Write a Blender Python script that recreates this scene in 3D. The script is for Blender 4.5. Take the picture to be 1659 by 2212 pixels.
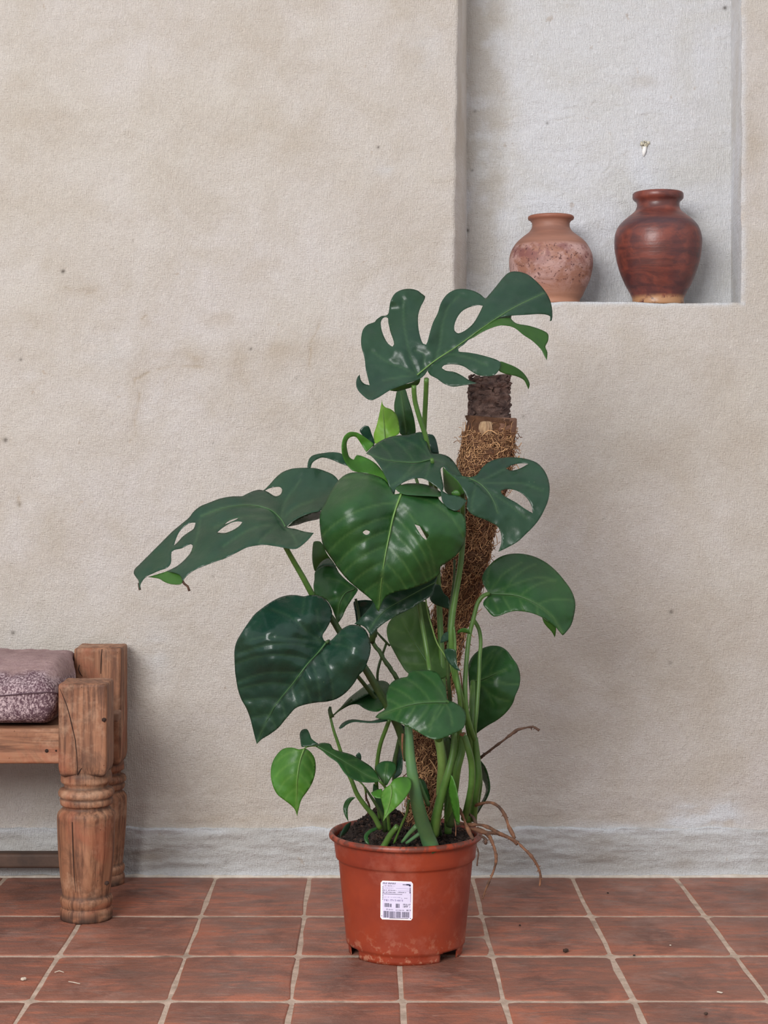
import bpy, bmesh, math, random
import numpy as np
from mathutils import Vector, Matrix
from mathutils.geometry import delaunay_2d_cdt

for o in list(bpy.data.objects):
    bpy.data.objects.remove(o)
SC = bpy.context.scene
COL = SC.collection
random.seed(7)
RNG = np.random.default_rng(7)

# ------------------------------------------------------------------ camera
# wall plane is y = 0, floor z = 0; camera stands 3.8 m in front of the wall, level, 0.872 m high
F, U0, V0, H, D0 = 3800.0, 797.0, 1020.0, 0.872, 3.8
cam_data = bpy.data.cameras.new('camera')
cam = bpy.data.objects.new('camera', cam_data)
COL.objects.link(cam)
cam.location = (0, -D0, H)
cam.rotation_euler = (math.pi / 2, 0, 0)
cam_data.sensor_fit = 'VERTICAL'
cam_data.sensor_height = 36
cam_data.lens = 36 * F / 2212
cam_data.shift_x = (829.5 - U0) / 2212
cam_data.shift_y = -(1106 - V0) / 2212
cam_data.clip_start = 0.05
SC.camera = cam

# ------------------------------------------------------------------ world, light, exposure
w = bpy.data.worlds.new('overcast')
SC.world = w
w.use_nodes = True
nt = w.node_tree
nt.nodes.clear()
wo = nt.nodes.new('ShaderNodeOutputWorld')
bg = nt.nodes.new('ShaderNodeBackground')
tc = nt.nodes.new('ShaderNodeTexCoord')
sp = nt.nodes.new('ShaderNodeSeparateXYZ')
mr = nt.nodes.new('ShaderNodeMapRange')
mr.inputs['From Min'].default_value = -0.2
mr.inputs['From Max'].default_value = 0.9
mx = nt.nodes.new('ShaderNodeMix')
mx.data_type = 'RGBA'
mx.inputs['A'].default_value = (0.80, 0.80, 0.81, 1)
mx.inputs['B'].default_value = (1.20, 1.23, 1.30, 1)
nt.links.new(tc.outputs['Generated'], sp.inputs[0])
nt.links.new(sp.outputs['Z'], mr.inputs['Value'])
nt.links.new(mr.outputs[0], mx.inputs['Factor'])
nt.links.new(mx.outputs['Result'], bg.inputs['Color'])
bg.inputs['Strength'].default_value = 0.78
nt.links.new(bg.outputs[0], wo.inputs[0])


def area(name, loc, target, size, power, color):
    ld = bpy.data.lights.new(name, 'AREA')
    ld.shape = 'RECTANGLE'
    ld.size, ld.size_y = size
    ld.energy = power
    ld.color = color
    o = bpy.data.objects.new(name, ld)
    COL.objects.link(o)
    o.location = loc
    o.rotation_euler = (Vector(target) - Vector(loc)).to_track_quat('-Z', 'Y').to_euler()
    return o


area('window_light', (-2.2, -5.8, 2.7), (0.25, -0.3, 0.3), (2.6, 2.2), 345, (1.0, 0.995, 0.985))

SC.view_settings.view_transform = 'Standard'
SC.view_settings.look = 'None'
SC.view_settings.exposure = 0.0
SC.view_settings.gamma = 1
SC.view_settings.use_curve_mapping = False


# ------------------------------------------------------------------ helpers
def P(u, v, D):
    """point of the photograph at distance D from the camera plane"""
    return Vector(((u - U0) * D / F, D - D0, H - (v - V0) * D / F))


def lin(r, g, b):
    f = lambda c: (c / 255 / 12.92) if c / 255 <= 0.04045 else ((c / 255 + 0.055) / 1.055) ** 2.4
    return (f(r), f(g), f(b), 1)


def tag(o, label=None, cat=None, group=None, kind=None):
    if label: o['label'] = label
    if cat: o['category'] = cat
    if group: o['group'] = group
    if kind: o['kind'] = kind
    return o


def empty(name, loc, label, cat, group=None):
    o = bpy.data.objects.new(name, None)
    COL.objects.link(o)
    o.location = loc
    o.empty_display_size = 0.05
    return tag(o, label, cat, group)


def link_mesh(name, me, mats, parent=None, smooth=True):
    """mesh coordinates are world coordinates; a child is offset by its parents' places"""
    o = bpy.data.objects.new(name, me)
    COL.objects.link(o)
    if not isinstance(mats, (list, tuple)): mats = [mats]
    for m in mats: me.materials.append(m)
    if parent is not None:
        off = Vector((0, 0, 0))
        q = parent
        while q is not None:
            off += q.location
            q = q.parent
        me.transform(Matrix.Translation(-off))
        o.parent = parent
    if smooth:
        me.polygons.foreach_set('use_smooth', [True] * len(me.polygons))
    return o


def mesh_np(name, verts, faces):
    me = bpy.data.meshes.new(name)
    me.from_pydata([tuple(map(float, p)) for p in verts], [], [tuple(map(int, f)) for f in faces])
    me.update()
    return me


def grid_mesh(name, V, mask=None, flip=False, wrap=False):
    """V: (n, m, 3) array of points; quads between them; mask (n-1, m-1) keeps quads"""
    n, m = V.shape[:2]
    idx = np.arange(n * m).reshape(n, m)
    if wrap:
        idx = np.concatenate([idx, idx[:, :1]], axis=1)
    q = np.stack([idx[:-1, :-1], idx[:-1, 1:], idx[1:, 1:], idx[1:, :-1]], -1)
    if mask is not None: q = q[mask]
    q = q.reshape(-1, 4)
    if flip: q = q[:, ::-1]
    me = bpy.data.meshes.new(name)
    me.vertices.add(n * m)
    me.vertices.foreach_set('co', np.ascontiguousarray(V.reshape(-1), dtype=np.float32))
    me.loops.add(q.size)
    me.loops.foreach_set('vertex_index', np.ascontiguousarray(q.reshape(-1), dtype=np.int32))
    me.polygons.add(len(q))
    me.polygons.foreach_set('loop_start', np.arange(0, q.size, 4, dtype=np.int32))
    me.update(calc_edges=True)
    return me


def set_attr(me, name, vals):
    a = me.attributes.new(name, 'FLOAT', 'POINT')
    a.data.foreach_set('value', np.ascontiguousarray(vals, dtype=np.float32).reshape(-1))


def smoothstep(t): return t * t * (3 - 2 * t)


_perm = np.random.default_rng(3).random((256, 256))


def vnoise(x, y, seed=0):
    x = np.asarray(x, float) + seed * 17.31
    y = np.asarray(y, float) + seed * 9.73
    xi, yi = np.floor(x).astype(int), np.floor(y).astype(int)
    fx, fy = smoothstep(x - xi), smoothstep(y - yi)
    g = lambda a, b: _perm[a % 256, b % 256]
    a = g(xi, yi) * (1 - fx) + g(xi + 1, yi) * fx
    b = g(xi, yi + 1) * (1 - fx) + g(xi + 1, yi + 1) * fx
    return (a * (1 - fy) + b * fy) * 2 - 1


def fbm(x, y, seed=0, octv=4, gain=0.5):
    s, a = 0, 1
    for k in range(octv):
        s = s + a * vnoise(x * 2 ** k, y * 2 ** k, seed + k * 5)
        a *= gain
    return s


def catmull(pts, closed=False, step=6.0):
    """smooth polyline through pts (n, k); returns dense points about step apart (first two or three coords)"""
    pts = [np.array(p, float) for p in pts]
    n = len(pts)
    out = []
    rng = range(n if closed else n - 1)
    for i in rng:
        if closed:
            p0, p1, p2, p3 = pts[i - 1], pts[i], pts[(i + 1) % n], pts[(i + 2) % n]
        else:
            p1, p2 = pts[i], pts[i + 1]
            p0 = pts[i - 1] if i > 0 else 2 * p1 - p2
            p3 = pts[i + 2] if i + 2 < n else 2 * p2 - p1
        L = np.linalg.norm((p2 - p1)[:2])
        k = max(1, int(round(L / step)))
        # centripetal-like damping of the tangents keeps sharp tips sharp
        la, lb = np.linalg.norm((p1 - p0)[:2]) + 1e-6, np.linalg.norm((p3 - p2)[:2]) + 1e-6
        t1 = (p2 - p0) * L / (la + L)
        t2 = (p3 - p1) * L / (lb + L)
        c1 = np.dot((p1 - p0)[:2], (p2 - p1)[:2]) / (la * L + 1e-9)
        c2 = np.dot((p3 - p2)[:2], (p2 - p1)[:2]) / (lb * L + 1e-9)
        t1 = t1 * max(0.0, min(1.0, c1 + 0.5))
        t2 = t2 * max(0.0, min(1.0, c2 + 0.5))
        for j in range(k):
            t = j / k
            h00, h10 = 2 * t ** 3 - 3 * t ** 2 + 1, t ** 3 - 2 * t ** 2 + t
            h01, h11 = -2 * t ** 3 + 3 * t ** 2, t ** 3 - t ** 2
            out.append(h00 * p1 + h10 * t1 + h01 * p2 + h11 * t2)
    if not closed: out.append(pts[-1])
    return np.array(out)


def tube_data(pts, radii, n=10, bump=0.0, seed=0):
    """swept tube; pts (k,3) radii (k,)"""
    pts = np.array(pts, float)
    radii = np.array(radii, float)
    k = len(pts)
    T = np.gradient(pts, axis=0)
    T /= np.linalg.norm(T, axis=1)[:, None] + 1e-12
    N = np.zeros_like(T)
    ref = np.array([0, 1.0, 0]) if abs(T[0][1]) < 0.9 else np.array([1.0, 0, 0])
    N[0] = np.cross(T[0], ref)
    N[0] /= np.linalg.norm(N[0])
    for i in range(1, k):
        v = N[i - 1] - T[i] * np.dot(N[i - 1], T[i])
        N[i] = v / (np.linalg.norm(v) + 1e-12)
    B = np.cross(T, N)
    a = np.linspace(0, 2 * math.pi, n, endpoint=False)
    rr = radii[:, None] * np.ones((1, n))
    if bump:
        s = np.cumsum(np.r_[0, np.linalg.norm(np.diff(pts, axis=0), axis=1)])
        rr = rr * (1 + bump * fbm(s[:, None] * 120 + 0 * a, np.cos(a)[None] * 1.5 + np.sin(a)[None] * 2.3 + seed, seed, 3))
    V = pts[:, None, :] + rr[..., None] * (np.cos(a)[None, :, None] * N[:, None, :] + np.sin(a)[None, :, None] * B[:, None, :])
    verts = V.reshape(-1, 3)
    faces = []
    for i in range(k - 1):
        for j in range(n):
            j2 = (j + 1) % n
            faces.append((i * n + j, i * n + j2, (i + 1) * n + j2, (i + 1) * n + j))
    verts = np.concatenate([verts, pts[:1], pts[-1:]])
    c0, c1 = k * n, k * n + 1
    for j in range(n):
        faces.append((c0, (j + 1) % n, j))
        faces.append((c1, (k - 1) * n + j, (k - 1) * n + (j + 1) % n))
    return verts, faces


class Acc:
    """collects several shapes into ONE mesh"""
    def __init__(s): s.v, s.f, s.n, s.m, s.a = [], [], 0, [], []

    def add(s, verts, faces, mi=0, attr=0.0):
        s.v.append(np.asarray(verts, float))
        s.f += [tuple(i + s.n for i in f) for f in faces]
        s.m += [mi] * len(faces)
        s.a += [attr] * len(verts)
        s.n += len(verts)

    def build(s, name, mats, parent=None, smooth=True, attr=None):
        me = mesh_np(name, np.concatenate(s.v), s.f)
        if attr: set_attr(me, attr, s.a)
        o = link_mesh(name, me, mats, parent, smooth)
        me.polygons.foreach_set('material_index', s.m)
        return o


def lathe(profile, cx, cy, n=72, rfun=None, dens=3):
    """profile [(r, z)...] -> verts, faces (open ends closed when r = 0)"""
    pr = np.array(profile, float)
    a = np.linspace(0, 2 * math.pi, n, endpoint=False)
    R = pr[:, 0][:, None] * np.ones((1, n))
    Z = pr[:, 1][:, None] * np.ones((1, n))
    if rfun is not None: R = rfun(R, Z, a[None, :])
    V = np.stack([cx + R * np.cos(a), cy + R * np.sin(a), Z], -1)
    return V


def box_data(x0, x1, y0, y1, z0, z1):
    v = [(x, y, z) for x in (x0, x1) for y in (y0, y1) for z in (z0, z1)]
    f = [(0, 1, 3, 2), (4, 6, 7, 5), (0, 4, 5, 1), (2, 3, 7, 6), (0, 2, 6, 4), (1, 5, 7, 3)]
    return v, f


def rounded_block(x0, x1, y0, y1, z0, z1, r, n=(10, 10, 16), amp=0.0012, seed=0, freq=40):
    """box with rounded, hand-worn edges and slight unevenness"""
    bm = bmesh.new()
    bmesh.ops.create_cube(bm, size=2)
    me = None
    verts, faces = [], []
    dims = np.array([(x1 - x0) / 2, (y1 - y0) / 2, (z1 - z0) / 2])
    c = np.array([(x0 + x1) / 2, (y0 + y1) / 2, (z0 + z1) / 2])
    bm.free()
    acc = Acc()
    for ax in range(3):
        for sgn in (-1, 1):
            o = [i for i in range(3) if i != ax]
            na, nb = n[o[0]], n[o[1]]
            def lines(N, d):
                t = np.linspace(-1, 1, N)
                e = np.array([-1, -1 + .35 * r / d, -1 + r / d, 1 - r / d, 1 - .35 * r / d, 1])
                return np.unique(np.concatenate([t[1:-1], e]))
            A, B = np.meshgrid(lines(na, dims[o[0]]), lines(nb, dims[o[1]]), indexing='ij')
            Q = np.zeros(A.shape + (3,))
            Q[..., ax] = sgn
            Q[..., o[0]] = A
            Q[..., o[1]] = B
            Q = Q * dims
            inner = np.clip(Q, -(dims - r), dims - r)
            dv = Q - inner
            L = np.linalg.norm(dv, axis=-1, keepdims=True)
            Q = inner + dv / np.maximum(L, 1e-9) * r
            nx = fbm(Q[..., 2] * freq + Q[..., 0] * freq * 1.7, Q[..., 1] * freq + Q[..., 0] * freq * .6, seed, 3)
            Q = Q * (1 + 0) + (Q / (np.linalg.norm(Q, axis=-1, keepdims=True))) * nx[..., None] * amp
            nn, mm = A.shape
            f = []
            for i in range(nn - 1):
                for j in range(mm - 1):
                    q = (i * mm + j, (i + 1) * mm + j, (i + 1) * mm + j + 1, i * mm + j + 1)
                    if (sgn > 0) != (ax != 1): q = q[::-1]
                    f.append(q)
            acc.add(Q.reshape(-1, 3) + c, f)
    return np.concatenate(acc.v), acc.f


# ------------------------------------------------------------------ materials
class Mat:
    """tiny node builder"""
    def __init__(s, name, rough=0.6, spec=0.5):
        s.m = bpy.data.materials.new(name)
        s.m.use_nodes = True
        s.t = s.m.node_tree
        s.b = s.t.nodes['Principled BSDF']
        s.out = s.t.nodes['Material Output']
        s.b.inputs['Roughness'].default_value = rough
        s.b.inputs['Specular IOR Level'].default_value = spec
        tc = s.t.nodes.new('ShaderNodeTexCoord')
        s.obj = tc.outputs['Object']
        geo = s.t.nodes.new('ShaderNodeNewGeometry')
        s.pos = geo.outputs['Position']

    def L(s, a, b): s.t.links.new(a, b)

    def map(s, scale, src=None, rot=(0, 0, 0)):
        n = s.t.nodes.new('ShaderNodeMapping')
        n.inputs['Scale'].default_value = scale
        n.inputs['Rotation'].default_value = rot
        s.L(src or s.pos, n.inputs['Vector'])
        return n.outputs[0]

    def noise(s, scale, detail=4, rough=0.55, vec=None, dist=0.0):
        n = s.t.nodes.new('ShaderNodeTexNoise')
        n.inputs['Scale'].default_value = scale
        n.inputs['Detail'].default_value = detail
        n.inputs['Roughness'].default_value = rough
        n.inputs['Distortion'].default_value = dist
        s.L(vec or s.pos, n.inputs['Vector'])
        return n.outputs[0]

    def voro(s, scale, vec=None, feature='F1', out='Distance'):
        n = s.t.nodes.new('ShaderNodeTexVoronoi')
        n.feature = feature
        n.inputs['Scale'].default_value = scale
        s.L(vec or s.pos, n.inputs['Vector'])
        return n.outputs[out]

    def attr(s, name):
        n = s.t.nodes.new('ShaderNodeAttribute')
        n.attribute_name = name
        return n.outputs['Fac']

    def rand(s):
        return s.t.nodes.new('ShaderNodeObjectInfo').outputs['Random']

    def rng(s, val, a, b, c=0.0, d=1.0):
        n = s.t.nodes.new('ShaderNodeMapRange')
        n.inputs['From Min'].default_value = a
        n.inputs['From Max'].default_value = b
        n.inputs['To Min'].default_value = c
        n.inputs['To Max'].default_value = d
        s.L(val, n.inputs['Value'])
        return n.outputs[0]

    def math(s, op, a, b=None):
        n = s.t.nodes.new('ShaderNodeMath')
        n.operation = op
        for i, q in enumerate((a, b)):
            if q is None: continue
            if isinstance(q, (int, float)): n.inputs[i].default_value = q
            else: s.L(q, n.inputs[i])
        return n.outputs[0]

    def mix(s, fac, a, b, mode='MIX'):
        n = s.t.nodes.new('ShaderNodeMix')
        n.data_type = 'RGBA'
        n.blend_type = mode
        if isinstance(fac, (int, float)): n.inputs['Factor'].default_value = fac
        else: s.L(fac, n.inputs['Factor'])
        for k, q in (('A', a), ('B', b)):
            if isinstance(q, tuple): n.inputs[k].default_value = q
            else: s.L(q, n.inputs[k])
        return n.outputs['Result']

    def sepz(s, src=None, ax='Z'):
        n = s.t.nodes.new('ShaderNodeSeparateXYZ')
        s.L(src or s.obj, n.inputs[0])
        return n.outputs[ax]

    def color(s, c):
        if isinstance(c, tuple): s.b.inputs['Base Color'].default_value = c
        else: s.L(c, s.b.inputs['Base Color'])

    def rough(s, r): s.L(r, s.b.inputs['Roughness'])

    def bump(s, h, strength=0.5, dist=0.001, prev=None):
        n = s.t.nodes.new('ShaderNodeBump')
        n.inputs['Strength'].default_value = strength
        n.inputs['Distance'].default_value = dist
        s.L(h, n.inputs['Height'])
        if prev is not None: s.L(prev, n.inputs['Normal'])
        s.L(n.outputs[0], s.b.inputs['Normal'])
        return n.outputs[0]


def plaster(name, ca, cb, cc, dark, rough=0.9):
    m = Mat(name, rough, 0.25)
    big = m.rng(m.noise(1.7, 5, 0.6), 0.38, 0.62)
    mid = m.rng(m.noise(6.5, 5, 0.65, dist=0.6), 0.40, 0.66)
    c = m.mix(big, ca, cb)
    c = m.mix(m.math('MULTIPLY', mid, 0.75), c, cc)
    fine = m.rng(m.noise(1.0, 3, 0.6, m.map((420, 1, 60))), 0.3, 0.7)
    c = m.mix(m.math('MULTIPLY', fine, 0.10), c, lin(150, 132, 112))
    sp = m.rng(m.noise(38, 3, 0.5), 0.70, 0.76)
    c = m.mix(m.math('MULTIPLY', sp, 0.35), c, lin(175, 150, 122))
    c = m.mix(m.attr('stain'), c, dark)
    c = m.mix(m.attr('pale'), c, lin(222, 224, 228))
    c = m.mix(m.attr('dot'), c, lin(70, 60, 50))
    m.color(c)
    strokes = m.noise(1.0, 4, 0.65, m.map((470, 1, 60)))
    cross = m.noise(1.0, 3, 0.6, m.map((80, 1, 400)))
    grain = m.noise(260, 4, 0.7)
    lump = m.noise(45, 4, 0.6)
    strokes = m.rng(strokes, 0.36, 0.64)
    cross = m.rng(cross, 0.40, 0.66)
    h = m.math('ADD', m.math('MULTIPLY', strokes, 0.50), m.math('MULTIPLY', cross, 0.26))
    h = m.math('ADD', h, m.math('MULTIPLY', grain, 0.9))
    h = m.math('ADD', h, m.math('MULTIPLY', lump, 1.2))
    m.bump(h, 1.0, 0.0030)
    return m.m


M = {}
M['wall'] = plaster('wall_plaster', lin(216, 208, 198), lin(220, 213, 209), lin(206, 196, 184), lin(184, 167, 146))
M['niche'] = plaster('niche_plaster', lin(226, 226, 227), lin(232, 233, 238), lin(220, 218, 214), lin(194, 184, 170))
M['plinth'] = plaster('plinth_plaster', lin(204, 203, 200), lin(214, 214, 214), lin(196, 193, 188), lin(160, 146, 132))


def tile_mat():
    m = Mat('terracotta_tile', 0.5, 0.35)
    r = m.rand()
    base = m.mix(r, lin(132, 88, 74), lin(118, 82, 72))
    st = m.rng(m.noise(1.0, 5, 0.65, m.map((4, 13, 4)), 1.4), 0.43, 0.58)
    c = m.mix(st, base, lin(164, 98, 76))
    gr = m.rng(m.noise(1.0, 6, 0.68, m.map((6, 24, 6)), 2.2), 0.47, 0.60)
    c = m.mix(m.math('MULTIPLY', gr, 0.8), c, lin(108, 86, 78))
    dk = m.rng(m.noise(7, 6, 0.72, None, 0.6), 0.50, 0.62)
    c = m.mix(m.math('MULTIPLY', dk, 0.65), c, lin(78, 52, 46))
    sc = m.rng(m.noise(1.0, 5, 0.75, m.map((22, 110, 22)), 0.8), 0.56, 0.66)
    c = m.mix(m.math('MULTIPLY', sc, 0.45), c, lin(172, 140, 126))
    bg_ = m.rng(m.noise(3.2, 4, 0.6, None, 0.5), 0.40, 0.62)
    c = m.mix(m.math('MULTIPLY', bg_, 0.5), c, lin(104, 76, 66))
    hz = m.rng(m.noise(5, 5, 0.7), 0.54, 0.68)
    c = m.mix(m.math('MULTIPLY', hz, 0.4), c, lin(156, 132, 122))
    e = m.rng(m.attr('edge'), 0.0, 1.0)
    c = m.mix(m.math('MULTIPLY', e, 0.45), c, lin(172, 104, 78))
    m.color(c)
    m.rough(m.rng(m.noise(14, 4, 0.6), 0.3, 0.7, 0.34, 0.62))
    h = m.math('ADD', m.noise(1.0, 5, 0.65, m.map((25, 90, 25))), m.noise(180, 3, 0.6))
    m.bump(h, 0.8, 0.0018)
    return m.m


def grout_mat():
    m = Mat('grout', 0.95, 0.2)
    c = m.mix(m.rng(m.noise(30, 5, 0.7), 0.3, 0.7), lin(204, 180, 162), lin(152, 132, 116))
    c = m.mix(m.rng(m.noise(9, 4, 0.6), 0.58, 0.75), c, lin(116, 96, 84))
    m.color(c)
    m.bump(m.noise(240, 4, 0.7), 0.8, 0.002)
    return m.m


def wood_mat(name, along='Z'):
    m = Mat(name, 0.62, 0.3)
    s1 = {'Z': (95, 95, 5), 'X': (5, 95, 95), 'Y': (95, 5, 95)}[along]
    s2 = {'Z': (22, 22, 2.6), 'X': (2.6, 22, 22), 'Y': (22, 2.6, 22)}[along]
    grain = m.noise(1.0, 5, 0.65, m.map(s1), 0.4)
    broad = m.noise(1.0, 4, 0.6, m.map(s2), 1.5)
    c = m.mix(m.rng(broad, 0.40, 0.60), lin(158, 112, 84), lin(132, 88, 64))
    c = m.mix(m.math('MULTIPLY', m.rng(grain, 0.46, 0.60), 0.8), c, lin(84, 54, 40))
    c = m.mix(m.math('MULTIPLY', m.rng(m.noise(11, 5, 0.7), 0.5, 0.72), 0.7), c, lin(192, 156, 128))
    dk = m.rng(m.noise(16, 6, 0.75, None, 0.7), 0.52, 0.68)
    c = m.mix(m.math('MULTIPLY', dk, 0.55), c, lin(78, 54, 42))
    red = m.rng(m.noise(7, 4, 0.6, None, 1.0), 0.54, 0.66)
    c = m.mix(m.math('MULTIPLY', red, 0.45), c, lin(150, 84, 60))
    pit = m.rng(m.voro(42), 0.0, 0.055, 1.0, 0.0)
    c = m.mix(m.math('MULTIPLY', pit, 0.6), c, lin(50, 33, 26))
    c = m.mix(m.attr('darken'), c, lin(58, 44, 38))
    m.color(c)
    m.bump(m.math('ADD', m.math('MULTIPLY', grain, -1.0), m.math('MULTIPLY', pit, -0.8)), 0.9, 0.0015)
    return m.m


def plain(name, c1, c2, rough=0.6, scale=30, spec=0.4, bump=0.3, bd=0.001, attr=None):
    m = Mat(name, rough, spec)
    c = m.mix(m.rng(m.noise(scale, 5, 0.65), 0.33, 0.67), c1, c2)
    if attr: c = m.mix(m.attr(attr[0]), c, attr[1])
    m.color(c)
    m.bump(m.noise(scale * 5, 4, 0.65), bump, bd)
    return m.m


def leaf_mat(name, base, alt, vein, rough=0.33, trans=0.10, tcol=None, spec=0.36):
    m = Mat(name, rough, spec)
    c = m.mix(m.rng(m.noise(14, 5, 0.6), 0.32, 0.68), base, alt)
    c = m.mix(m.math('MULTIPLY', m.rng(m.noise(8, 4, 0.6, None, 0.8), 0.45, 0.7), 0.45), c, lin(*[x * .8 for x in (30, 66, 30)]))
    c = m.mix(m.math('MULTIPLY', m.rng(m.noise(90, 4, 0.6), 0.45, 0.75), 0.25), c, alt)
    c = m.mix(m.math('MULTIPLY', m.attr('vein'), 0.24), c, vein)
    sp = m.rng(m.voro(46), 0.0, 0.035, 1.0, 0.0)
    c = m.mix(m.math('MULTIPLY', sp, 0.5), c, lin(150, 165, 110))
    m.color(c)
    m.rough(m.rng(m.noise(26, 5, 0.7), 0.3, 0.7, rough - 0.07, rough + 0.12))
    m.bump(m.math('ADD', m.noise(130, 3, 0.6), m.math('MULTIPLY', m.noise(36, 3, 0.5), 1.5)), 0.35, 0.0012)
    tr = m.t.nodes.new('ShaderNodeBsdfTranslucent')
    tr.inputs[0].default_value = tcol or lin(120, 170, 50)
    ms = m.t.nodes.new('ShaderNodeMixShader')
    ms.inputs[0].default_value = trans
    m.L(m.b.outputs[0], ms.inputs[1])
    m.L(tr.outputs[0], ms.inputs[2])
    m.L(ms.outputs[0], m.out.inputs[0])
    return m.m


M['tile'] = tile_mat()
M['grout'] = grout_mat()
M['wood_v'] = wood_mat('worn_wood_upright', 'Z')
M['wood_h'] = wood_mat('worn_wood_lengthwise', 'X')
M['wood_d'] = wood_mat('worn_wood_crosswise', 'Y')
M['crack'] = plain('crack_shadow', lin(40, 27, 21), lin(56, 38, 30), 0.95)
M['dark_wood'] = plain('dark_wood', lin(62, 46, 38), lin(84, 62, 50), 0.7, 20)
M['L_dark'] = leaf_mat('leaf_dark', lin(22, 50, 36), lin(32, 62, 42), lin(92, 124, 80), 0.34, 0.05)
M['L_deep'] = leaf_mat('leaf_deep', lin(16, 44, 36), lin(26, 56, 42), lin(80, 112, 76), 0.27, 0.03)
M['L_mid'] = leaf_mat('leaf_mid', lin(26, 64, 30), lin(38, 78, 34), lin(116, 150, 84), 0.36, 0.08)
M['L_fresh'] = leaf_mat('leaf_fresh', lin(56, 106, 34), lin(74, 124, 40), lin(140, 176, 90), 0.42, 0.15)
M['L_bright'] = leaf_mat('leaf_bright', lin(98, 146, 42), lin(116, 160, 54), lin(160, 186, 92), 0.45, 0.25)
M['L_under'] = leaf_mat('leaf_under', lin(42, 80, 26), lin(54, 94, 32), lin(120, 150, 82), 0.5, 0.14)
M['L_olive'] = leaf_mat('leaf_olive', lin(46, 78, 28), lin(60, 92, 34), lin(120, 145, 84), 0.5, 0.12)
M['rib'] = plain('midrib_green', lin(104, 138, 70), lin(86, 120, 56), 0.45, 40)
M['rib_dark'] = plain('midrib_dull_green', lin(62, 96, 54), lin(50, 84, 46), 0.45, 40)
M['stem'] = plain('stem_green', lin(78, 110, 48), lin(60, 92, 38), 0.42, 25, bump=0.15)
M['stem_pale'] = plain('stem_pale_green', lin(116, 144, 78), lin(96, 126, 60), 0.42, 25, bump=0.15)
M['stem_blue'] = plain('stem_blue_green', lin(66, 104, 70), lin(82, 118, 68), 0.42, 18, bump=0.2)
M['stem_dark'] = plain('stem_dark_green', lin(42, 62, 30), lin(58, 80, 36), 0.5, 60, bump=0.3)
M['root'] = plain('root_brown', lin(62, 44, 34), lin(128, 86, 60), 0.8, 55, bump=0.6, bd=0.002)
M['root_dark'] = plain('root_dark_brown', lin(62, 45, 37), lin(88, 64, 50), 0.85, 60, bump=0.6, bd=0.002)
M['bark'] = plain('bark', lin(66, 50, 48), lin(130, 104, 94), 0.95, 55, bump=1.0, bd=0.004)
M['bark_red'] = plain('bark_collar', lin(112, 80, 64), lin(138, 104, 84), 0.85, 30, bump=0.5)
M['pale_wood'] = plain('pale_cut_wood', lin(186, 156, 122), lin(132, 102, 78), 0.8, 90, bump=0.6)
M['core'] = plain('coir_core', lin(78, 52, 38), lin(116, 80, 56), 0.95, 70, bump=1.0, bd=0.004)
M['soil'] = plain('potting_soil', lin(30, 22, 19), lin(58, 43, 36), 0.95, 120, bump=1.0, bd=0.003)
M['chip'] = plain('soil_chip', lin(40, 28, 23), lin(84, 60, 48), 0.95, 60, bump=0.5)


def fibre_mat():
    m = Mat('coir_fibre', 0.75, 0.3)
    c = m.mix(m.attr('shade'), lin(112, 74, 50), lin(216, 170, 124))
    m.color(c)
    return m.m


M['fibre'] = fibre_mat()


def pot_mat():
    m = Mat('plastic_terracotta', 0.38, 0.4)
    c = m.mix(m.rng(m.noise(9, 4, 0.6), 0.3, 0.7), lin(150, 60, 34), lin(122, 48, 34))
    dust = m.rng(m.noise(13, 6, 0.7), 0.52, 0.68)
    c = m.mix(m.math('MULTIPLY', dust, 0.4), c, lin(166, 100, 82))
    z = m.sepz(m.pos)
    low = m.rng(z, 0.0, 0.06, 1.0, 0.0)
    sp = m.rng(m.noise(60, 5, 0.7), 0.54, 0.62)
    c = m.mix(m.math('MULTIPLY', m.math('MULTIPLY', sp, low), 0.55), c, lin(190, 140, 112))
    lip = m.rng(z, 0.195, 0.214, 0.0, 1.0)
    sp2 = m.rng(m.noise(60, 5, 0.7), 0.44, 0.54)
    c = m.mix(m.math('MULTIPLY', m.math('MULTIPLY', sp2, lip), 0.8), c, lin(84, 52, 42))
    sp3 = m.rng(m.voro(55), 0.0, 0.05, 1.0, 0.0)
    c = m.mix(m.math('MULTIPLY', sp3, 0.6), c, lin(96, 44, 30))
    m.color(c)
    m.rough(m.rng(m.noise(22, 5, 0.7), 0.3, 0.7, 0.32, 0.5))
    m.bump(m.noise(60, 4, 0.6), 0.12, 0.001)
    return m.m


M['pot'] = pot_mat()


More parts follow.
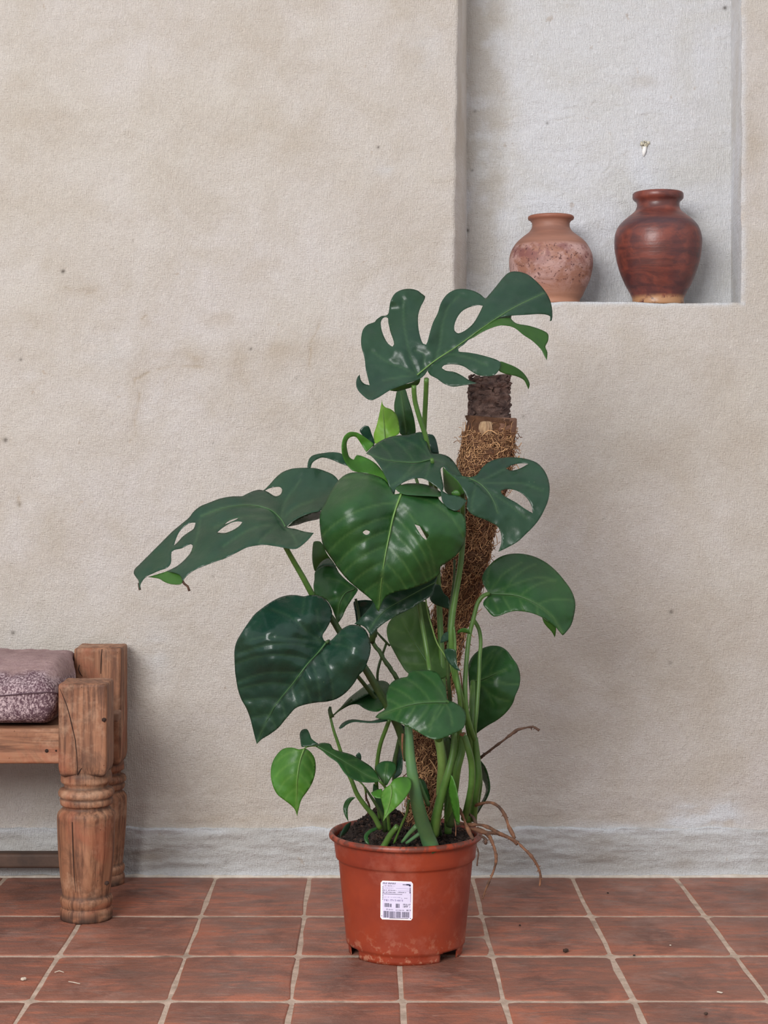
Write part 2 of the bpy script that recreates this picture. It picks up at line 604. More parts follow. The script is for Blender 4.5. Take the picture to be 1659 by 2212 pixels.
def vase_small_mat():
    m = Mat('speckled_clay', 0.55, 0.4)
    z = m.sepz(m.pos)
    c = m.mix(m.rng(m.noise(1.0, 4, 0.6, m.map((6, 6, 60)), 0.5), 0.35, 0.65), lin(152, 106, 88), lin(132, 92, 78))
    band = m.math('MULTIPLY', m.rng(z, 1.255, 1.30), m.rng(z, 1.366, 1.376, 1.0, 0.0))
    blot = m.rng(m.noise(15, 5, 0.7, None, 0.6), 0.42, 0.56)
    c = m.mix(m.math('MULTIPLY', m.math('MULTIPLY', band, blot), 0.8), c, lin(186, 152, 146))
    pur = m.rng(m.noise(24, 4, 0.6), 0.50, 0.60)
    up = m.math('MULTIPLY', m.rng(z, 1.31, 1.345), m.rng(z, 1.366, 1.376, 1.0, 0.0))
    c = m.mix(m.math('MULTIPLY', m.math('MULTIPLY', up, pur), 0.8), c, lin(118, 72, 70))
    spk = m.math('MULTIPLY', m.rng(m.noise(150, 3, 0.6), 0.60, 0.64), band)
    c = m.mix(m.math('MULTIPLY', spk, 0.85), c, lin(84, 50, 48))
    base = m.rng(z, 1.25, 1.285, 1.0, 0.0)
    c = m.mix(m.math('MULTIPLY', base, 0.7), c, lin(172, 122, 96))
    lip = m.rng(z, 1.428, 1.434)
    c = m.mix(m.math('MULTIPLY', lip, 0.6), c, lin(136, 78, 58))
    m.color(c)
    m.bump(m.math('ADD', m.noise(1.0, 3, 0.6, m.map((8, 8, 220))), m.noise(120, 3, 0.6)), 0.3, 0.0015)
    return m.m


def vase_big_mat():
    m = Mat('burnished_red_clay', 0.36, 0.45)
    z = m.sepz(m.pos)
    st = m.rng(m.noise(1.0, 5, 0.65, m.map((8, 8, 40)), 0.8), 0.42, 0.58)
    c = m.mix(st, lin(116, 60, 50), lin(86, 48, 44))
    bl = m.rng(m.noise(17, 5, 0.65, None, 0.5), 0.48, 0.60)
    c = m.mix(m.math('MULTIPLY', bl, 0.5), c, lin(66, 42, 46))
    rd = m.rng(m.noise(12, 4, 0.6, None, 0.4), 0.52, 0.62)
    c = m.mix(m.math('MULTIPLY', rd, 0.32), c, lin(156, 80, 60))
    ring = m.math('MULTIPLY', m.rng(z, 1.410, 1.416), m.rng(z, 1.424, 1.432, 1.0, 0.0))
    c = m.mix(m.math('MULTIPLY', ring, 0.6), c, lin(62, 42, 48))
    sp = m.rng(m.voro(60), 0.0, 0.04, 1.0, 0.0)
    c = m.mix(m.math('MULTIPLY', sp, 0.7), c, lin(178, 122, 104))
    ba = m.math('MULTIPLY', m.rng(z, 1.255, 1.264, 1.0, 0.0), m.rng(m.noise(50, 4, 0.7), 0.36, 0.46))
    c = m.mix(m.math('MULTIPLY', ba, 0.8), c, lin(184, 138, 98))
    m.color(c)
    m.bump(m.math('ADD', m.noise(1.0, 3, 0.6, m.map((8, 8, 180))), m.noise(90, 3, 0.6)), 0.25, 0.0015)
    return m.m


M['vase_small'] = vase_small_mat()
M['vase_big'] = vase_big_mat()


def fabric_mat():
    m = Mat('woven_mauve_fabric', 0.95, 0.15)
    z = m.sepz(m.pos)
    fac = m.noise(1.0, 5, 0.75, m.map((230, 230, 150)), 0.6)
    patch = m.noise(9, 4, 0.6)
    f = m.rng(m.math('ADD', fac, m.math('MULTIPLY', m.math('SUBTRACT', patch, 0.5), 0.35)), 0.44, 0.58)
    side = m.mix(f, lin(92, 68, 76), lin(192, 170, 172))
    f2 = m.rng(m.noise(1.0, 5, 0.7, m.map((26, 60, 60)), 1.0), 0.35, 0.65)
    top = m.mix(f2, lin(158, 132, 128), lin(132, 106, 106))
    top = m.mix(m.math('MULTIPLY', f, 0.25), top, lin(192, 168, 168))
    nn = m.t.nodes.new('ShaderNodeNewGeometry')
    nz = m.sepz(nn.outputs['Normal'])
    c = m.mix(m.rng(m.attr('top'), 0.3, 0.7), side, top)
    m.color(c)
    m.bump(m.math('ADD', fac, m.noise(500, 2, 0.5)), 0.9, 0.0015)
    return m.m


M['fabric'] = fabric_mat()
M['piping'] = plain('seam_piping', lin(72, 52, 60), lin(92, 70, 76), 0.95, 80)
M['sticker'] = plain('sticker_paper', lin(214, 206, 232), lin(226, 220, 240), 0.5, 10, bump=0.05)
M['border'] = plain('sticker_border', lin(246, 232, 234), lin(250, 240, 240), 0.5, 10, bump=0.05)
M['ink'] = plain('print_ink', lin(34, 32, 58), lin(48, 46, 74), 0.6, 40, bump=0.05)
M['ink_soft'] = plain('print_ink_faint', lin(128, 118, 158), lin(146, 134, 172), 0.6, 40, bump=0.05)
M['shell'] = plain('white_bits', lin(206, 194, 178), lin(178, 164, 146), 0.8, 60)

# ------------------------------------------------------------------ wall with its niche
NX0, NX1, NZ0, NZ1, ND = 0.184, 0.806, 1.240, 2.36, 0.20


def lines_for(a, b, keys, fine, coarse, f0, f1):
    x = list(np.arange(f0, f1, fine)) + list(np.arange(a, f0, coarse)) + list(np.arange(f1, b, coarse)) + [b]
    x = [q for q in x if all(abs(q - k) > fine * .8 for k in keys)]
    return np.array(sorted(x + list(keys)))


def seg_dist(X, Z, poly):
    d = np.full(X.shape, 1e9)
    for (x0, z0), (x1, z1) in zip(poly[:-1], poly[1:]):
        dx, dz = x1 - x0, z1 - z0
        t = np.clip(((X - x0) * dx + (Z - z0) * dz) / (dx * dx + dz * dz + 1e-12), 0, 1)
        d = np.minimum(d, np.hypot(X - x0 - t * dx, Z - z0 - t * dz))
    return d


def wz(u, v): return ((u - U0) / 1000, H - (v - V0) / 1000)


xs = lines_for(-2.6, 2.6, [NX0 - .007, NX0 - .003, NX0, NX1, NX1 + .003, NX1 + .007], .0034, .05, -.86, .93)
zs = lines_for(0.0, 2.9, [NZ0 - .007, NZ0 - .003, NZ0, NZ1, NZ1 + .003], .0034, .05, 0.0, 1.93)
X, Z = np.meshgrid(xs, zs, indexing='ij')


def relief(X, Z, seed):
    y = -0.0016 * fbm(X * 3.2, Z * 3.2, seed, 3)
    y += -0.00060 * fbm(X * 24, Z * 20, seed + 3, 4, .6)
    y += -0.00034 * fbm(X * 120, Z * 34, seed + 7, 3)
    return y


Y = relief(X, Z, 1)
cracks = [[(288, 838), (292, 820), (315, 808), (345, 797), (385, 791), (430, 792), (455, 797)],
          [(300, 850), (297, 880), (292, 905), (293, 940)], [(305, 690), (320, 678), (340, 672)],
          [(140, 620), (165, 632), (185, 638), (205, 628)], [(40, 1075), (46, 1110)],
          [(668, 790), (672, 740), (690, 700)],
          [(1585, 1725), (1580, 1760), (1572, 1775)], [(0, 948), (20, 952)]]
stain = np.zeros_like(X)
for c in cracks:
    brk = np.clip(.6 + 1.1 * fbm(X * 70, Z * 70, 12, 2), 0, 1)
    d = seg_dist(X + .002 * fbm(X * 60, Z * 60, 2, 2), Z + .002 * fbm(X * 60, Z * 60, 4, 2), [wz(*p) for p in c])
    Y += 0.0013 * np.exp(-(d / .0022) ** 2) * brk
    stain += 0.45 * np.exp(-(d / .0024) ** 2) * brk + 0.10 * np.exp(-(d / .013) ** 2)
for (u, v, ru, rv, a) in [(400, 775, 90, 18, .30), (300, 815, 30, 30, .22), (520, 790, 30, 45, .26), (640, 750, 110, 24, .24),
                          (480, 690, 70, 20, .20), (60, 700, 60, 40, .18), (90, 840, 60, 20, .16), (560, 580, 60, 30, .12),
                          (290, 700, 60, 25, .16), (250, 470, 60, 20, .14), (560, 300, 140, 60, .12), (60, 250, 100, 140, .16),
                          (930, 90, 40, 120, .12), (900, 560, 60, 90, .14), (1240, 760, 110, 40, .10), (1560, 820, 70, 90, .12),
                          (430, 1380, 80, 60, .12), (1400, 1420, 40, 20, .16), (1300, 1770, 300, 14, .25), (600, 1770, 260, 12, .2),
                          (1500, 1500, 150, 80, .10), (1620, 300, 40, 200, .14), (170, 625, 40, 14, .22), (100, 575, 12, 18, .2)]:
    x, z = wz(u, v)
    n = fbm(X * 22, Z * 26, 31 + int(u) % 7, 3)
    q = ((X - x) / (ru / 1000)) ** 2 + ((Z - z) / (rv / 1000)) ** 2
    stain += a * np.exp(-q) * np.clip(1 + n, 0, 2)
stain += 0.22 * np.clip(fbm(X * 4.2, Z * 5.5, 44, 5, .6) - .15, 0, 1)
pale = np.zeros_like(X)
n1 = fbm(X * 14, Z * 40, 91, 4, .6)
pale += .55 * np.exp(-((Z - .108 - .006 * n1) / .016) ** 2) * np.clip(.35 + .9 * fbm(X * 6, Z * 10, 93, 3), 0, 1)
for (u, v, ru, rv, a_) in [(1530, 1772, 70, 22, .9), (1490, 1755, 60, 26, .5), (1570, 1735, 30, 40, .35), (1330, 1790, 60, 12, .5), (340, 1420, 30, 60, .25), (830, 365, 22, 16, .35), (920, 110, 40, 60, .2), (230, 760, 60, 40, .15)]:
    x, z = wz(u, v)
    pale += a_ * np.exp(-((X - x) / (ru / 1000)) ** 2 - ((Z - z) / (rv / 1000)) ** 2) * np.clip(.9 + .8 * n1, 0, 1.4)
pale += .9 * np.exp(-((Z - NZ0 + .002) / .005) ** 2) * (X > NX0) * (X < NX1 + .01) * np.clip(.8 + .6 * fbm(X * 30, Z * 9, 97, 3), 0, 1)  # highlight along the sill's front edge, painted into the colour
pale += .6 * np.exp(-((X - NX1 - .002) / .007) ** 2) * (Z > NZ0) * np.clip(.6 + fbm(X * 9, Z * 20, 98, 3), 0, 1)  # bright, lit right edge of the niche, also painted in
Y -= .0012 * np.clip(pale, 0, 1) * (Z < 1.0)
dot = np.zeros_like(X)
for (u, v, r, a) in [(136, 586, 4, 1), (817, 318, 3, .8), (45, 777, 3, .8), (542, 754, 3, .8), (1450, 1322, 4, .7), (1448, 1432, 4, .4),
                     (12, 951, 5, .8), (640, 818, 2, .5), (1131, 900, 2, .6), (1070, 930, 2, .4), (28, 1367, 4, .8), (42, 1090, 5, .4),
                     (460, 957, 2, .5), (287, 520, 2, .4), (1305, 1120, 2, .4), (460, 1245, 3, .4), (370, 1000, 2, .4)]:
    x, z = wz(u, v)
    q = np.hypot(X - x, Z - z) / (r / 1000)
    dot += a * np.exp(-q ** 2)
    Y += .001 * a * np.exp(-q ** 2)
# the lower wall: rougher patched plaster just above the plinth
low = np.clip((0.30 - Z) / .2, 0, 1)
Y += -0.0016 * low * np.clip(fbm(X * 9, Z * 30, 71, 4, .6), -1, 1)
# round the niche edge
inx = (X > NX0 - .03) & (X < NX1 + .03) & (Z > NZ0 - .03) & (Z < NZ1 + .03)
dxl, dxr, dzb, dzt = NX0 - X, X - NX1, NZ0 - Z, Z - NZ1
dd = np.maximum(np.maximum(dxl, dxr), np.maximum(dzb, dzt))
R = .007
k = np.clip(dd, 0, R)
rnd = R - np.sqrt(np.maximum(R * R - (R - k) ** 2, 0))
near = np.exp(-(np.clip(dd, 0, 1) / .02) ** 2)
Yw = Y + rnd


def edge_shift(X, Z):
    """hand-trowelled edges: the niche outline wanders a little; the left side leans"""
    sx = 0.009 * np.clip((Z - NZ0) / .65, 0, 1.6) * np.exp(-(np.clip(np.abs(X - NX0) - 0, 0, 1) / .03) ** 2)
    sx += .0016 * fbm(Z * 26, X * 0 + 3, 5, 3) * np.exp(-(np.abs(X - NX0) / .02) ** 2)
    sx += .0016 * fbm(Z * 26, X * 0 + 9, 6, 3) * np.exp(-(np.abs(X - NX1) / .02) ** 2)
    sz = .0018 * fbm(X * 22, X * 0 + 1, 8, 3) * np.exp(-(np.abs(Z - NZ0) / .02) ** 2)
    sz += -.004 * np.clip((X - .5) / .3, -1, 1) * np.exp(-(np.abs(Z - NZ0) / .02) ** 2) * 0.5
    return sx, sz


sx, sz = edge_shift(X, Z)
V = np.stack([X + sx, Yw, Z + sz], -1)
cx, cz = (xs[:-1] + xs[1:]) / 2, (zs[:-1] + zs[1:]) / 2
CX, CZ = np.meshgrid(cx, cz, indexing='ij')
mask = ~((CX > NX0) & (CX < NX1) & (CZ > NZ0) & (CZ < NZ1))
me = grid_mesh('wall_back', V, mask, flip=False)
set_attr(me, 'stain', np.clip(stain, 0, .85))
set_attr(me, 'pale', np.clip(pale, 0, .8))
set_attr(me, 'dot', np.clip(dot, 0, 1))
wall = link_mesh('wall_back', me, M['wall'])
tag(wall, 'cream plastered wall with brushed texture and a deep niche', kind='structure')


def fix_dir(o, toward):
    """make sure the mesh faces toward a point (world)"""
    me = o.data
    n = Vector((0, 0, 0))
    c = Vector((0, 0, 0))
    for i in range(0, len(me.polygons), max(1, len(me.polygons) // 400)):
        p = me.polygons[i]
        n += p.normal * p.area
    ids = list(range(0, len(me.vertices), max(1, len(me.vertices) // 200)))
    for i in ids: c += me.vertices[i].co
    c /= len(ids)
    if n.dot(Vector(toward) - c) < 0:
        me.flip_normals()


fix_dir(wall, (0, -3, 1))

# niche lining: two reveals, sill, head and back, one plaster skin each
BX0, BX1 = 0.222, 0.823


def skin(name, A, B, n, m, seed, mat, label, amp=.6):
    """ruled skin between polyline ends A(s), B(s): A, B arrays of two corner points each"""
    s = np.linspace(0, 1, n)[:, None, None]
    t = np.linspace(0, 1, m)[None, :, None]
    a0, a1 = np.array(A[0]), np.array(A[1])
    b0, b1 = np.array(B[0]), np.array(B[1])
    V = (a0 * (1 - s) + a1 * s) * (1 - t) + (b0 * (1 - s) + b1 * s) * t
    nrm = np.cross(a1 - a0, b0 - a0)
    nrm = nrm / np.linalg.norm(nrm)
    fade = np.minimum(1, np.minimum(t, 1 - t) * 12) * np.ones_like(s)
    L = np.linalg.norm(a1 - a0)
    W = np.linalg.norm(b0 - a0)
    h = relief(s[..., 0] * L + 0 * t[..., 0], t[..., 0] * W + 0 * s[..., 0], seed) * amp
    V = V + nrm * h[..., None] * fade
    return V


def lining(name, A, B, n, m, seed, toward, mat='niche'):
    V = skin(name, A, B, n, m, seed, None, None)
    # front edge follows the wandering edge of the wall
    X_, Z_ = V[:, 0, 0], V[:, 0, 2]
    sx, sz = edge_shift(X_, Z_)
    fall = np.linspace(1, 0, V.shape[1])[None, :] ** 1.0
    V[..., 0] += sx[:, None] * fall
    V[..., 2] += sz[:, None] * fall
    me = grid_mesh(name, V)
    q = fbm(V[..., 0] * 7 + V[..., 1] * 9, V[..., 2] * 7, seed + 9, 4)
    set_attr(me, 'stain', np.clip(q * .35, 0, .5))
    set_attr(me, 'dot', np.zeros(V.shape[:2]))
    o = link_mesh(name, me, M[mat], wall)
    fix_dir(o, toward)
    return o


mid = (.5, .1, 1.8)
lining('niche_reveal', ((NX0, R, NZ0), (NX0, R, NZ1)), ((BX0, ND, NZ0), (BX0, ND, NZ1)), 260, 40, 11, mid, 'wall')
lining('niche_reveal', ((NX1, R, NZ0), (NX1, R, NZ1)), ((BX1, ND, NZ0), (BX1, ND, NZ1)), 260, 40, 12, mid)
lining('niche_sill', ((NX0, R, NZ0), (NX1, R, NZ0)), ((BX0, ND, NZ0), (BX1, ND, NZ0)), 180, 40, 13, mid)
lining('niche_head', ((NX0, R, NZ1), (NX1, R, NZ1)), ((BX0, ND, NZ1), (BX1, ND, NZ1)), 60, 10, 14, mid)
bx = np.linspace(BX0, BX1, 230)
bz = np.concatenate([np.arange(NZ0, 2.0, .0030), np.linspace(2.0, NZ1, 30)])
XB, ZB = np.meshgrid(bx, bz, indexing='ij')


def nz(u, v):  # pixel -> point on the niche's back
    p = P(u, v, D0 + ND)
    return (p.x, p.z)


YB = ND + relief(XB, ZB, 21) * 1.1 - .0011 * fbm(XB * 16, ZB * 40, 55, 4, .6)
stB = np.zeros_like(XB)
for c in [[(1090, 258), (1120, 252), (1165, 247), (1215, 235), (1255, 233), (1285, 224), (1320, 222), (1345, 232)], [(1318, 196), (1345, 180), (1356, 188)],
          [(1500, 85), (1540, 84), (1575, 86)], [(1300, 378), (1330, 350), (1350, 332)], [(1060, 365), (1085, 372)], [(1080, 425), (1150, 432), (1235, 418), (1330, 430)],
          [(1480, 232), (1500, 224)], [(1555, 185), (1578, 175)], [(1190, 262), (1260, 252), (1350, 246), (1450, 250)]]:
    wob = .005 * fbm(XB * 30, ZB * 30, 14, 3)
    d = seg_dist(XB + wob, ZB + wob, [nz(*p) for p in c])
    brk = np.clip(.3 + 1.5 * fbm(XB * 38, ZB * 38, 15, 2), 0, 1)
    YB += (.0016 * np.exp(-(d / .0028) ** 2) - .0010 * np.exp(-((d - .007) / .006) ** 2)) * brk
    stB += .22 * np.exp(-(d / .0022) ** 2) * brk
for (u, v, ru, rv, a) in [(1035, 100, 60, 260, .5), (1030, 480, 60, 200, .5), (1060, 340, 60, 60, .15), (1520, 280, 40, 80, .1), (1385, 175, 30, 14, .2)]:
    x, z = nz(u, v)
    stB += a * np.exp(-((XB - x) / (ru / 950)) ** 2 - ((ZB - z) / (rv / 950)) ** 2) * np.clip(1 + fbm(XB * 20, ZB * 22, 3, 3), 0, 2)
dtB = np.zeros_like(XB)
for (u, v, r, a) in [(1010, 498, 4, .9), (1182, 266, 3, .6), (1566, 17, 4, .9), (1026, 240, 3, .5), (1393, 312, 7, .5), (1020, 368, 3, .6)]:
    x, z = nz(u, v)
    dtB += a * np.exp(-(np.hypot(XB - x, ZB - z) / (r / 950)) ** 2)
me = grid_mesh('niche_back', np.stack([XB, YB, ZB], -1))
set_attr(me, 'stain', np.clip(stB, 0, .6))
set_attr(me, 'dot', np.clip(dtB, 0, 1))
nb = link_mesh('niche_back', me, M['niche'], wall)
fix_dir(nb, (.5, -3, 1.5))
# chipped plug hole with a drip of filler below it
a = Acc()
c = P(1393, 311, D0 + ND - .001)
for i in range(14):
    q = c + Vector((RNG.uniform(-.008, .008), RNG.uniform(-.002, .001), RNG.uniform(-.008, .009)))
    s = RNG.uniform(.0012, .003)
    v, f = box_data(q.x - s, q.x + s, q.y - s, q.y + s, q.z - s, q.z + s)
    a.add(v, f)
a.build('chipped_plug', plain('chipped_filler', lin(176, 166, 138), lin(206, 200, 184), .9, 90), wall)
v, f = tube_data([P(1393, 318, 3.9985), P(1391, 328, 3.997), P(1390, 338, 3.9985)], [.0045, .0048, .0012], 10, .2, 2)
a = Acc(); a.add(v, f)
a.build('filler_drip', plain('white_filler', lin(236, 234, 232), lin(226, 224, 220), .8, 60), wall)

# ------------------------------------------------------------------ plinth band at the foot of the wall
xs = np.concatenate([np.arange(-2.6, -.87, .05), np.arange(-.87, .94, .0036), np.arange(.94, 2.6, .05)])
top = .103 + .0045 * fbm(xs * 11, xs * 0, 3, 5, .6) + .004 * np.exp(-((xs + .62) / .12) ** 2) + .005 * np.exp(-((xs - .77) / .08) ** 2)
zn = np.concatenate([np.linspace(0, .94, 26), [.97, .985, 1.0]])
XP, T_ = np.meshgrid(xs, zn, indexing='ij')
ZP = T_ * top[:, None]
YP = -.0085 - .0012 * fbm(XP * 6, ZP * 8, 9, 3) - .0024 * fbm(XP * 14, ZP * 95, 10, 4, .6)
YP[:, -2] = -.0065; YP[:, -3] -= 0; YP[:, -1] = .004
foot = np.exp(-(ZP / .007) ** 2)
YP -= .004 * foot
me = grid_mesh('baseboard_back', np.stack([XP, YP, ZP], -1))
st = .55 * np.clip(fbm(XP * 7, ZP * 30, 5, 4) - .1, 0, 1)
for (u, v, ru, rv) in [(1480, 1862, 26, 12), (1300, 1850, 60, 12), (330, 1850, 40, 20), (1385, 1790, 30, 6)]:
    x, z = wz(u, v)
    st += .5 * np.exp(-((XP - x) / (ru / 1000)) ** 2 - ((ZP - z) / (rv / 1000)) ** 2)
set_attr(me, 'stain', np.clip(st * .8, 0, .8))
set_attr(me, 'pale', np.clip(.7 * np.exp(-((ZP - top[:, None] + .002) / .010) ** 2) * np.clip(.5 + fbm(XP * 12, ZP * 20, 33, 3), 0, 1) + .5 * np.exp(-(ZP / .012) ** 2), 0, .8))
set_attr(me, 'dot', np.clip(.5 * np.clip(fbm(XP * 60, ZP * 60, 8, 2) - .95, 0, 1), 0, 1))
bb = link_mesh('baseboard_back', me, M['plinth'])
tag(bb, 'grey painted plaster plinth band along the foot of the wall', kind='structure')
fix_dir(bb, (0, -3, .05))
# lime fillet where plinth meets the tiles
xs2 = np.arange(-2.6, 2.6, .012)
rr = .0042 + .0016 * fbm(xs2 * 30, xs2 * 0, 4, 3)
v, f = tube_data(np.stack([xs2, -.0125 + 0 * xs2, .0005 + 0 * xs2], -1), rr, 8, .2, 5)
a = Acc(); a.add(v, f)
o = a.build('trim_1', plain('lime_mortar', lin(200, 190, 178), lin(176, 164, 150), .95, 60), None)
tag(o, 'thin pale mortar line between plinth and floor tiles', kind='structure')

# ------------------------------------------------------------------ floor
a = Acc()
v, f = box_data(-2.6, 2.6, -5.2, .02, -.06, -.0009)
a.add(v, f)
floor = a.build('floor', M['grout'], None, smooth=False)
tag(floor, 'terracotta tiled floor with pale sandy grout', kind='structure')
colx = [-.782, -.560, -.330, -.128, .055, .222, .436, .660, .878, 1.10, 1.32, 1.54, 1.76, 1.98, 2.2]
colx = [-.782 - .222 * k for k in range(7, 0, -1)] + colx
rowy = [-.012, -.345, -.629, -.901, -1.18, -1.465, -1.75, -2.03, -2.31, -2.6, -2.88]


def tile(x0, x1, y0, y1, seed):
    rg = random.Random(seed)
    gx, gy = .0040, .0050
    x0 += gx; x1 -= gx; y0 += gy; y1 -= gy
    c = .012
    j = lambda s=.0019: rg.uniform(-s, s)
    pts = []
    ring = [(x0 + c, y0), (x0 + (x1 - x0) * .35, y0), (x0 + (x1 - x0) * .68, y0), (x1 - c, y0), (x1 - c * .25, y0 + c * .25), (x1, y0 + c), (x1, y0 + (y1 - y0) * .35), (x1, y0 + (y1 - y0) * .68),
            (x1, y1 - c), (x1 - c * .25, y1 - c * .25), (x1 - c, y1), (x0 + (x1 - x0) * .66, y1), (x0 + (x1 - x0) * .33, y1), (x0 + c, y1), (x0 + c * .25, y1 - c * .25), (x0, y1 - c), (x0, y0 + (y1 - y0) * .6),
            (x0, y0 + (y1 - y0) * .3), (x0, y0 + c), (x0 + c * .25, y0 + c * .25)]
    ring = [(px + j(), py + j()) for px, py in ring]
    mx_, my_ = (x0 + x1) / 2, (y0 + y1) / 2
    zt = rg.uniform(-.0001, .0007)
    tx, ty = rg.uniform(-.003, .003), rg.uniform(-.003, .003)
    zf = lambda px, py: zt + (px - mx_) * tx + (py - my_) * ty
    n = len(ring)
    v, at = [], []
    for (px, py) in ring:
        v.append((px, py, -.0045)); at.append(1)
    for (px, py) in ring:
        v.append((px, py, zf(px, py) - .0012)); at.append(1)
    for (px, py) in ring:
        d = math.hypot(px - mx_, py - my_)
        k = 1 - .0045 / d
        px, py = mx_ + (px - mx_) * k, my_ + (py - my_) * k
        v.append((px, py, zf(px, py))); at.append(.5)
    v.append((mx_, my_, zf(mx_, my_) - .0004)); at.append(0)
    f = []
    for i in range(n):
        i2 = (i + 1) % n
        f.append((i, i2, n + i2, n + i))
        f.append((n + i, n + i2, 2 * n + i2, 2 * n + i))
        f.append((2 * n + i, 2 * n + i2, 3 * n))
    me = mesh_np('tile', v, f)
    set_attr(me, 'edge', at)
    o = link_mesh('tile', me, M['tile'], floor)
    # keep per-tile randomness stable and the origin at the tile
    me.transform(Matrix.Translation((-mx_, -my_, 0)))
    o.location = (mx_, my_, 0)
    return o


s = 0
for i in range(len(rowy) - 1):
    for k in range(len(colx) - 1):
        s += 1
        if i > 5 and (k < 3 or k > 17): continue
        if i == 1 and abs(colx[k] - .055) < .01:
            # the tile right behind the pot is patched from two pieces
            tile(colx[k], colx[k + 1], rowy[i] - .155, rowy[i], s * 3)
            tile(colx[k], colx[k + 1], rowy[i + 1], rowy[i] - .155, s * 3 + 1)
            continue
        tile(colx[k], colx[k + 1], rowy[i + 1], rowy[i], s * 3)

# ------------------------------------------------------------------ bench
bench = empty('bench', (-1.20, -.2, 0), 'old wooden bench with thick square-topped turned legs beside the plant', 'bench')


def turned_leg(xc, yc, hx, hy, zb, zt, scale_z, seed, rmax, fat=1.0):
    """one mesh: square head block above a turned lower leg"""
    acc = Acc()
    v, f = rounded_block(xc - hx, xc + hx, yc - hy, yc + hy, zb, zt, .006, (14, 12, 26), .0011, seed, 17)
    v = np.array(v)
    # hollowed chamfer under the block: the block shrinks towards a rounded foot
    k = np.clip((zb + .022 - v[:, 2]) / .022, 0, 1) ** 1.6
    v[:, 0] = xc + (v[:, 0] - xc) * (1 - .10 * k)
    v[:, 1] = yc + (v[:, 1] - yc) * (1 - .10 * k)
    acc.add(v, f)
    pr = [(0, .280), (.047, .280), (.0495, .272), (.0498, .262), (.0490, .2585), (.0440, .2560), (.0430, .252), (.0428, .249), (.0450, .2475), (.0520, .245), (.0548, .239), (.0540, .234), (.0505, .2300),
          (.0495, .228), (.0515, .226), (.0505, .218), (.0490, .2155), (.0455, .2145), (.0452, .211), (.0495, .207), (.0545, .202), (.0565, .197), (.0570, .19), (.0566, .16), (.0552, .13), (.0530, .10),
          (.0500, .07), (.0470, .052), (.0462, .047), (.0470, .0450), (.0500, .042), (.0512, .038), (.0508, .032), (.0490, .027), (.0480, .0245), (.0484, .023), (.0508, .020),
          (.0512, .014), (.0511, .010), (.0509, .007), (.0508, .004), (.0495, 0.0), (0, 0.0)]
    dense = []
    for (r0, z0), (r1, z1) in zip(pr[:-1], pr[1:]):
        n = 1 + int(abs(z1 - z0) / .009)
        dense += [(r0 + (r1 - r0) * i / n, z0 + (z1 - z0) * i / n) for i in range(n)]
    dense.append(pr[-1])
    dense = [(r * fat, z * (zb + .006) / .280) for r, z in dense]
    N = 11

    def rf(R, Z, A):
        t = (A + .2) % (2 * math.pi / N) - math.pi / N
        facet = math.cos(math.pi / N) / np.cos(t)
        w = .8 * np.clip((R - .046) / .004, 0, 1) * ((Z > .05) & (Z < .2))
        return R * (1 - w + w * facet) * (1 + .004 * fbm(Z * 24, np.cos(A) * 2 + np.sin(A) * 3, seed, 3))
    V = lathe(dense, xc, yc, 72, rf)
    n, m = V.shape[:2]
    faces = []
    for i in range(n - 1):
        for j in range(m):
            j2 = (j + 1) % m
            faces.append((i * m + j, (i + 1) * m + j, (i + 1) * m + j2, i * m + j2))
    acc.add(V.reshape(-1, 3), faces)
    me = mesh_np('leg', np.concatenate(acc.v), acc.f)
    co = np.concatenate(acc.v)
    z = co[:, 2]
    foot = np.clip((.024 - z) / .018, 0, 1) * np.clip(.95 + fbm(co[:, 0] * 60, z * 90, 3, 3), 0, 1)
    crev = np.zeros(len(z))
    for zz, s_ in ((.229, .0022), (.2495, .003), (.212, .003), (.0252, .0015), (.046, .002)):
        crev += .7 * np.exp(-((z * .280 / (zb + .006) - zz) / s_) ** 2)
    for zz in (zb + .002,):
        crev += .8 * np.exp(-((z - zz) / .005) ** 2)
    set_attr(me, 'darken', np.clip(foot * .9 + crev, 0, .95))  # darker wood colour at the foot, in the turned grooves and under the block
    o = link_mesh('leg', me, M['wood_v'], bench)
    return o


fl = turned_leg(-.5525, -.36, .0470, .050, .284, .4640, 1, 3, .057)
bl = turned_leg(-.5685, -.067, .0495, .050, .256, .5040, 1, 8, .05, .98)
turned_leg(-1.85, -.36, .0470, .050, .284, .4640, 1, 13, .057)
turned_leg(-1.85, -.067, .0495, .050, .256, .5040, 1, 18, .05, .98)


def groove(name, pts, r, parent, mat='crack'):
    p = catmull(pts, step=.004)
    rad = np.array([r * (math.sin(math.pi * (i + .5) / len(p)) ** .5) for i in range(len(p))])
    v, f = tube_data(p, rad, 6, .3, 1)
    a = Acc(); a.add(v, f)
    return a.build(name, M[mat], parent)


def c8(x, y, D): return P(x / 3.403, 1370 + y / 3.403, D)


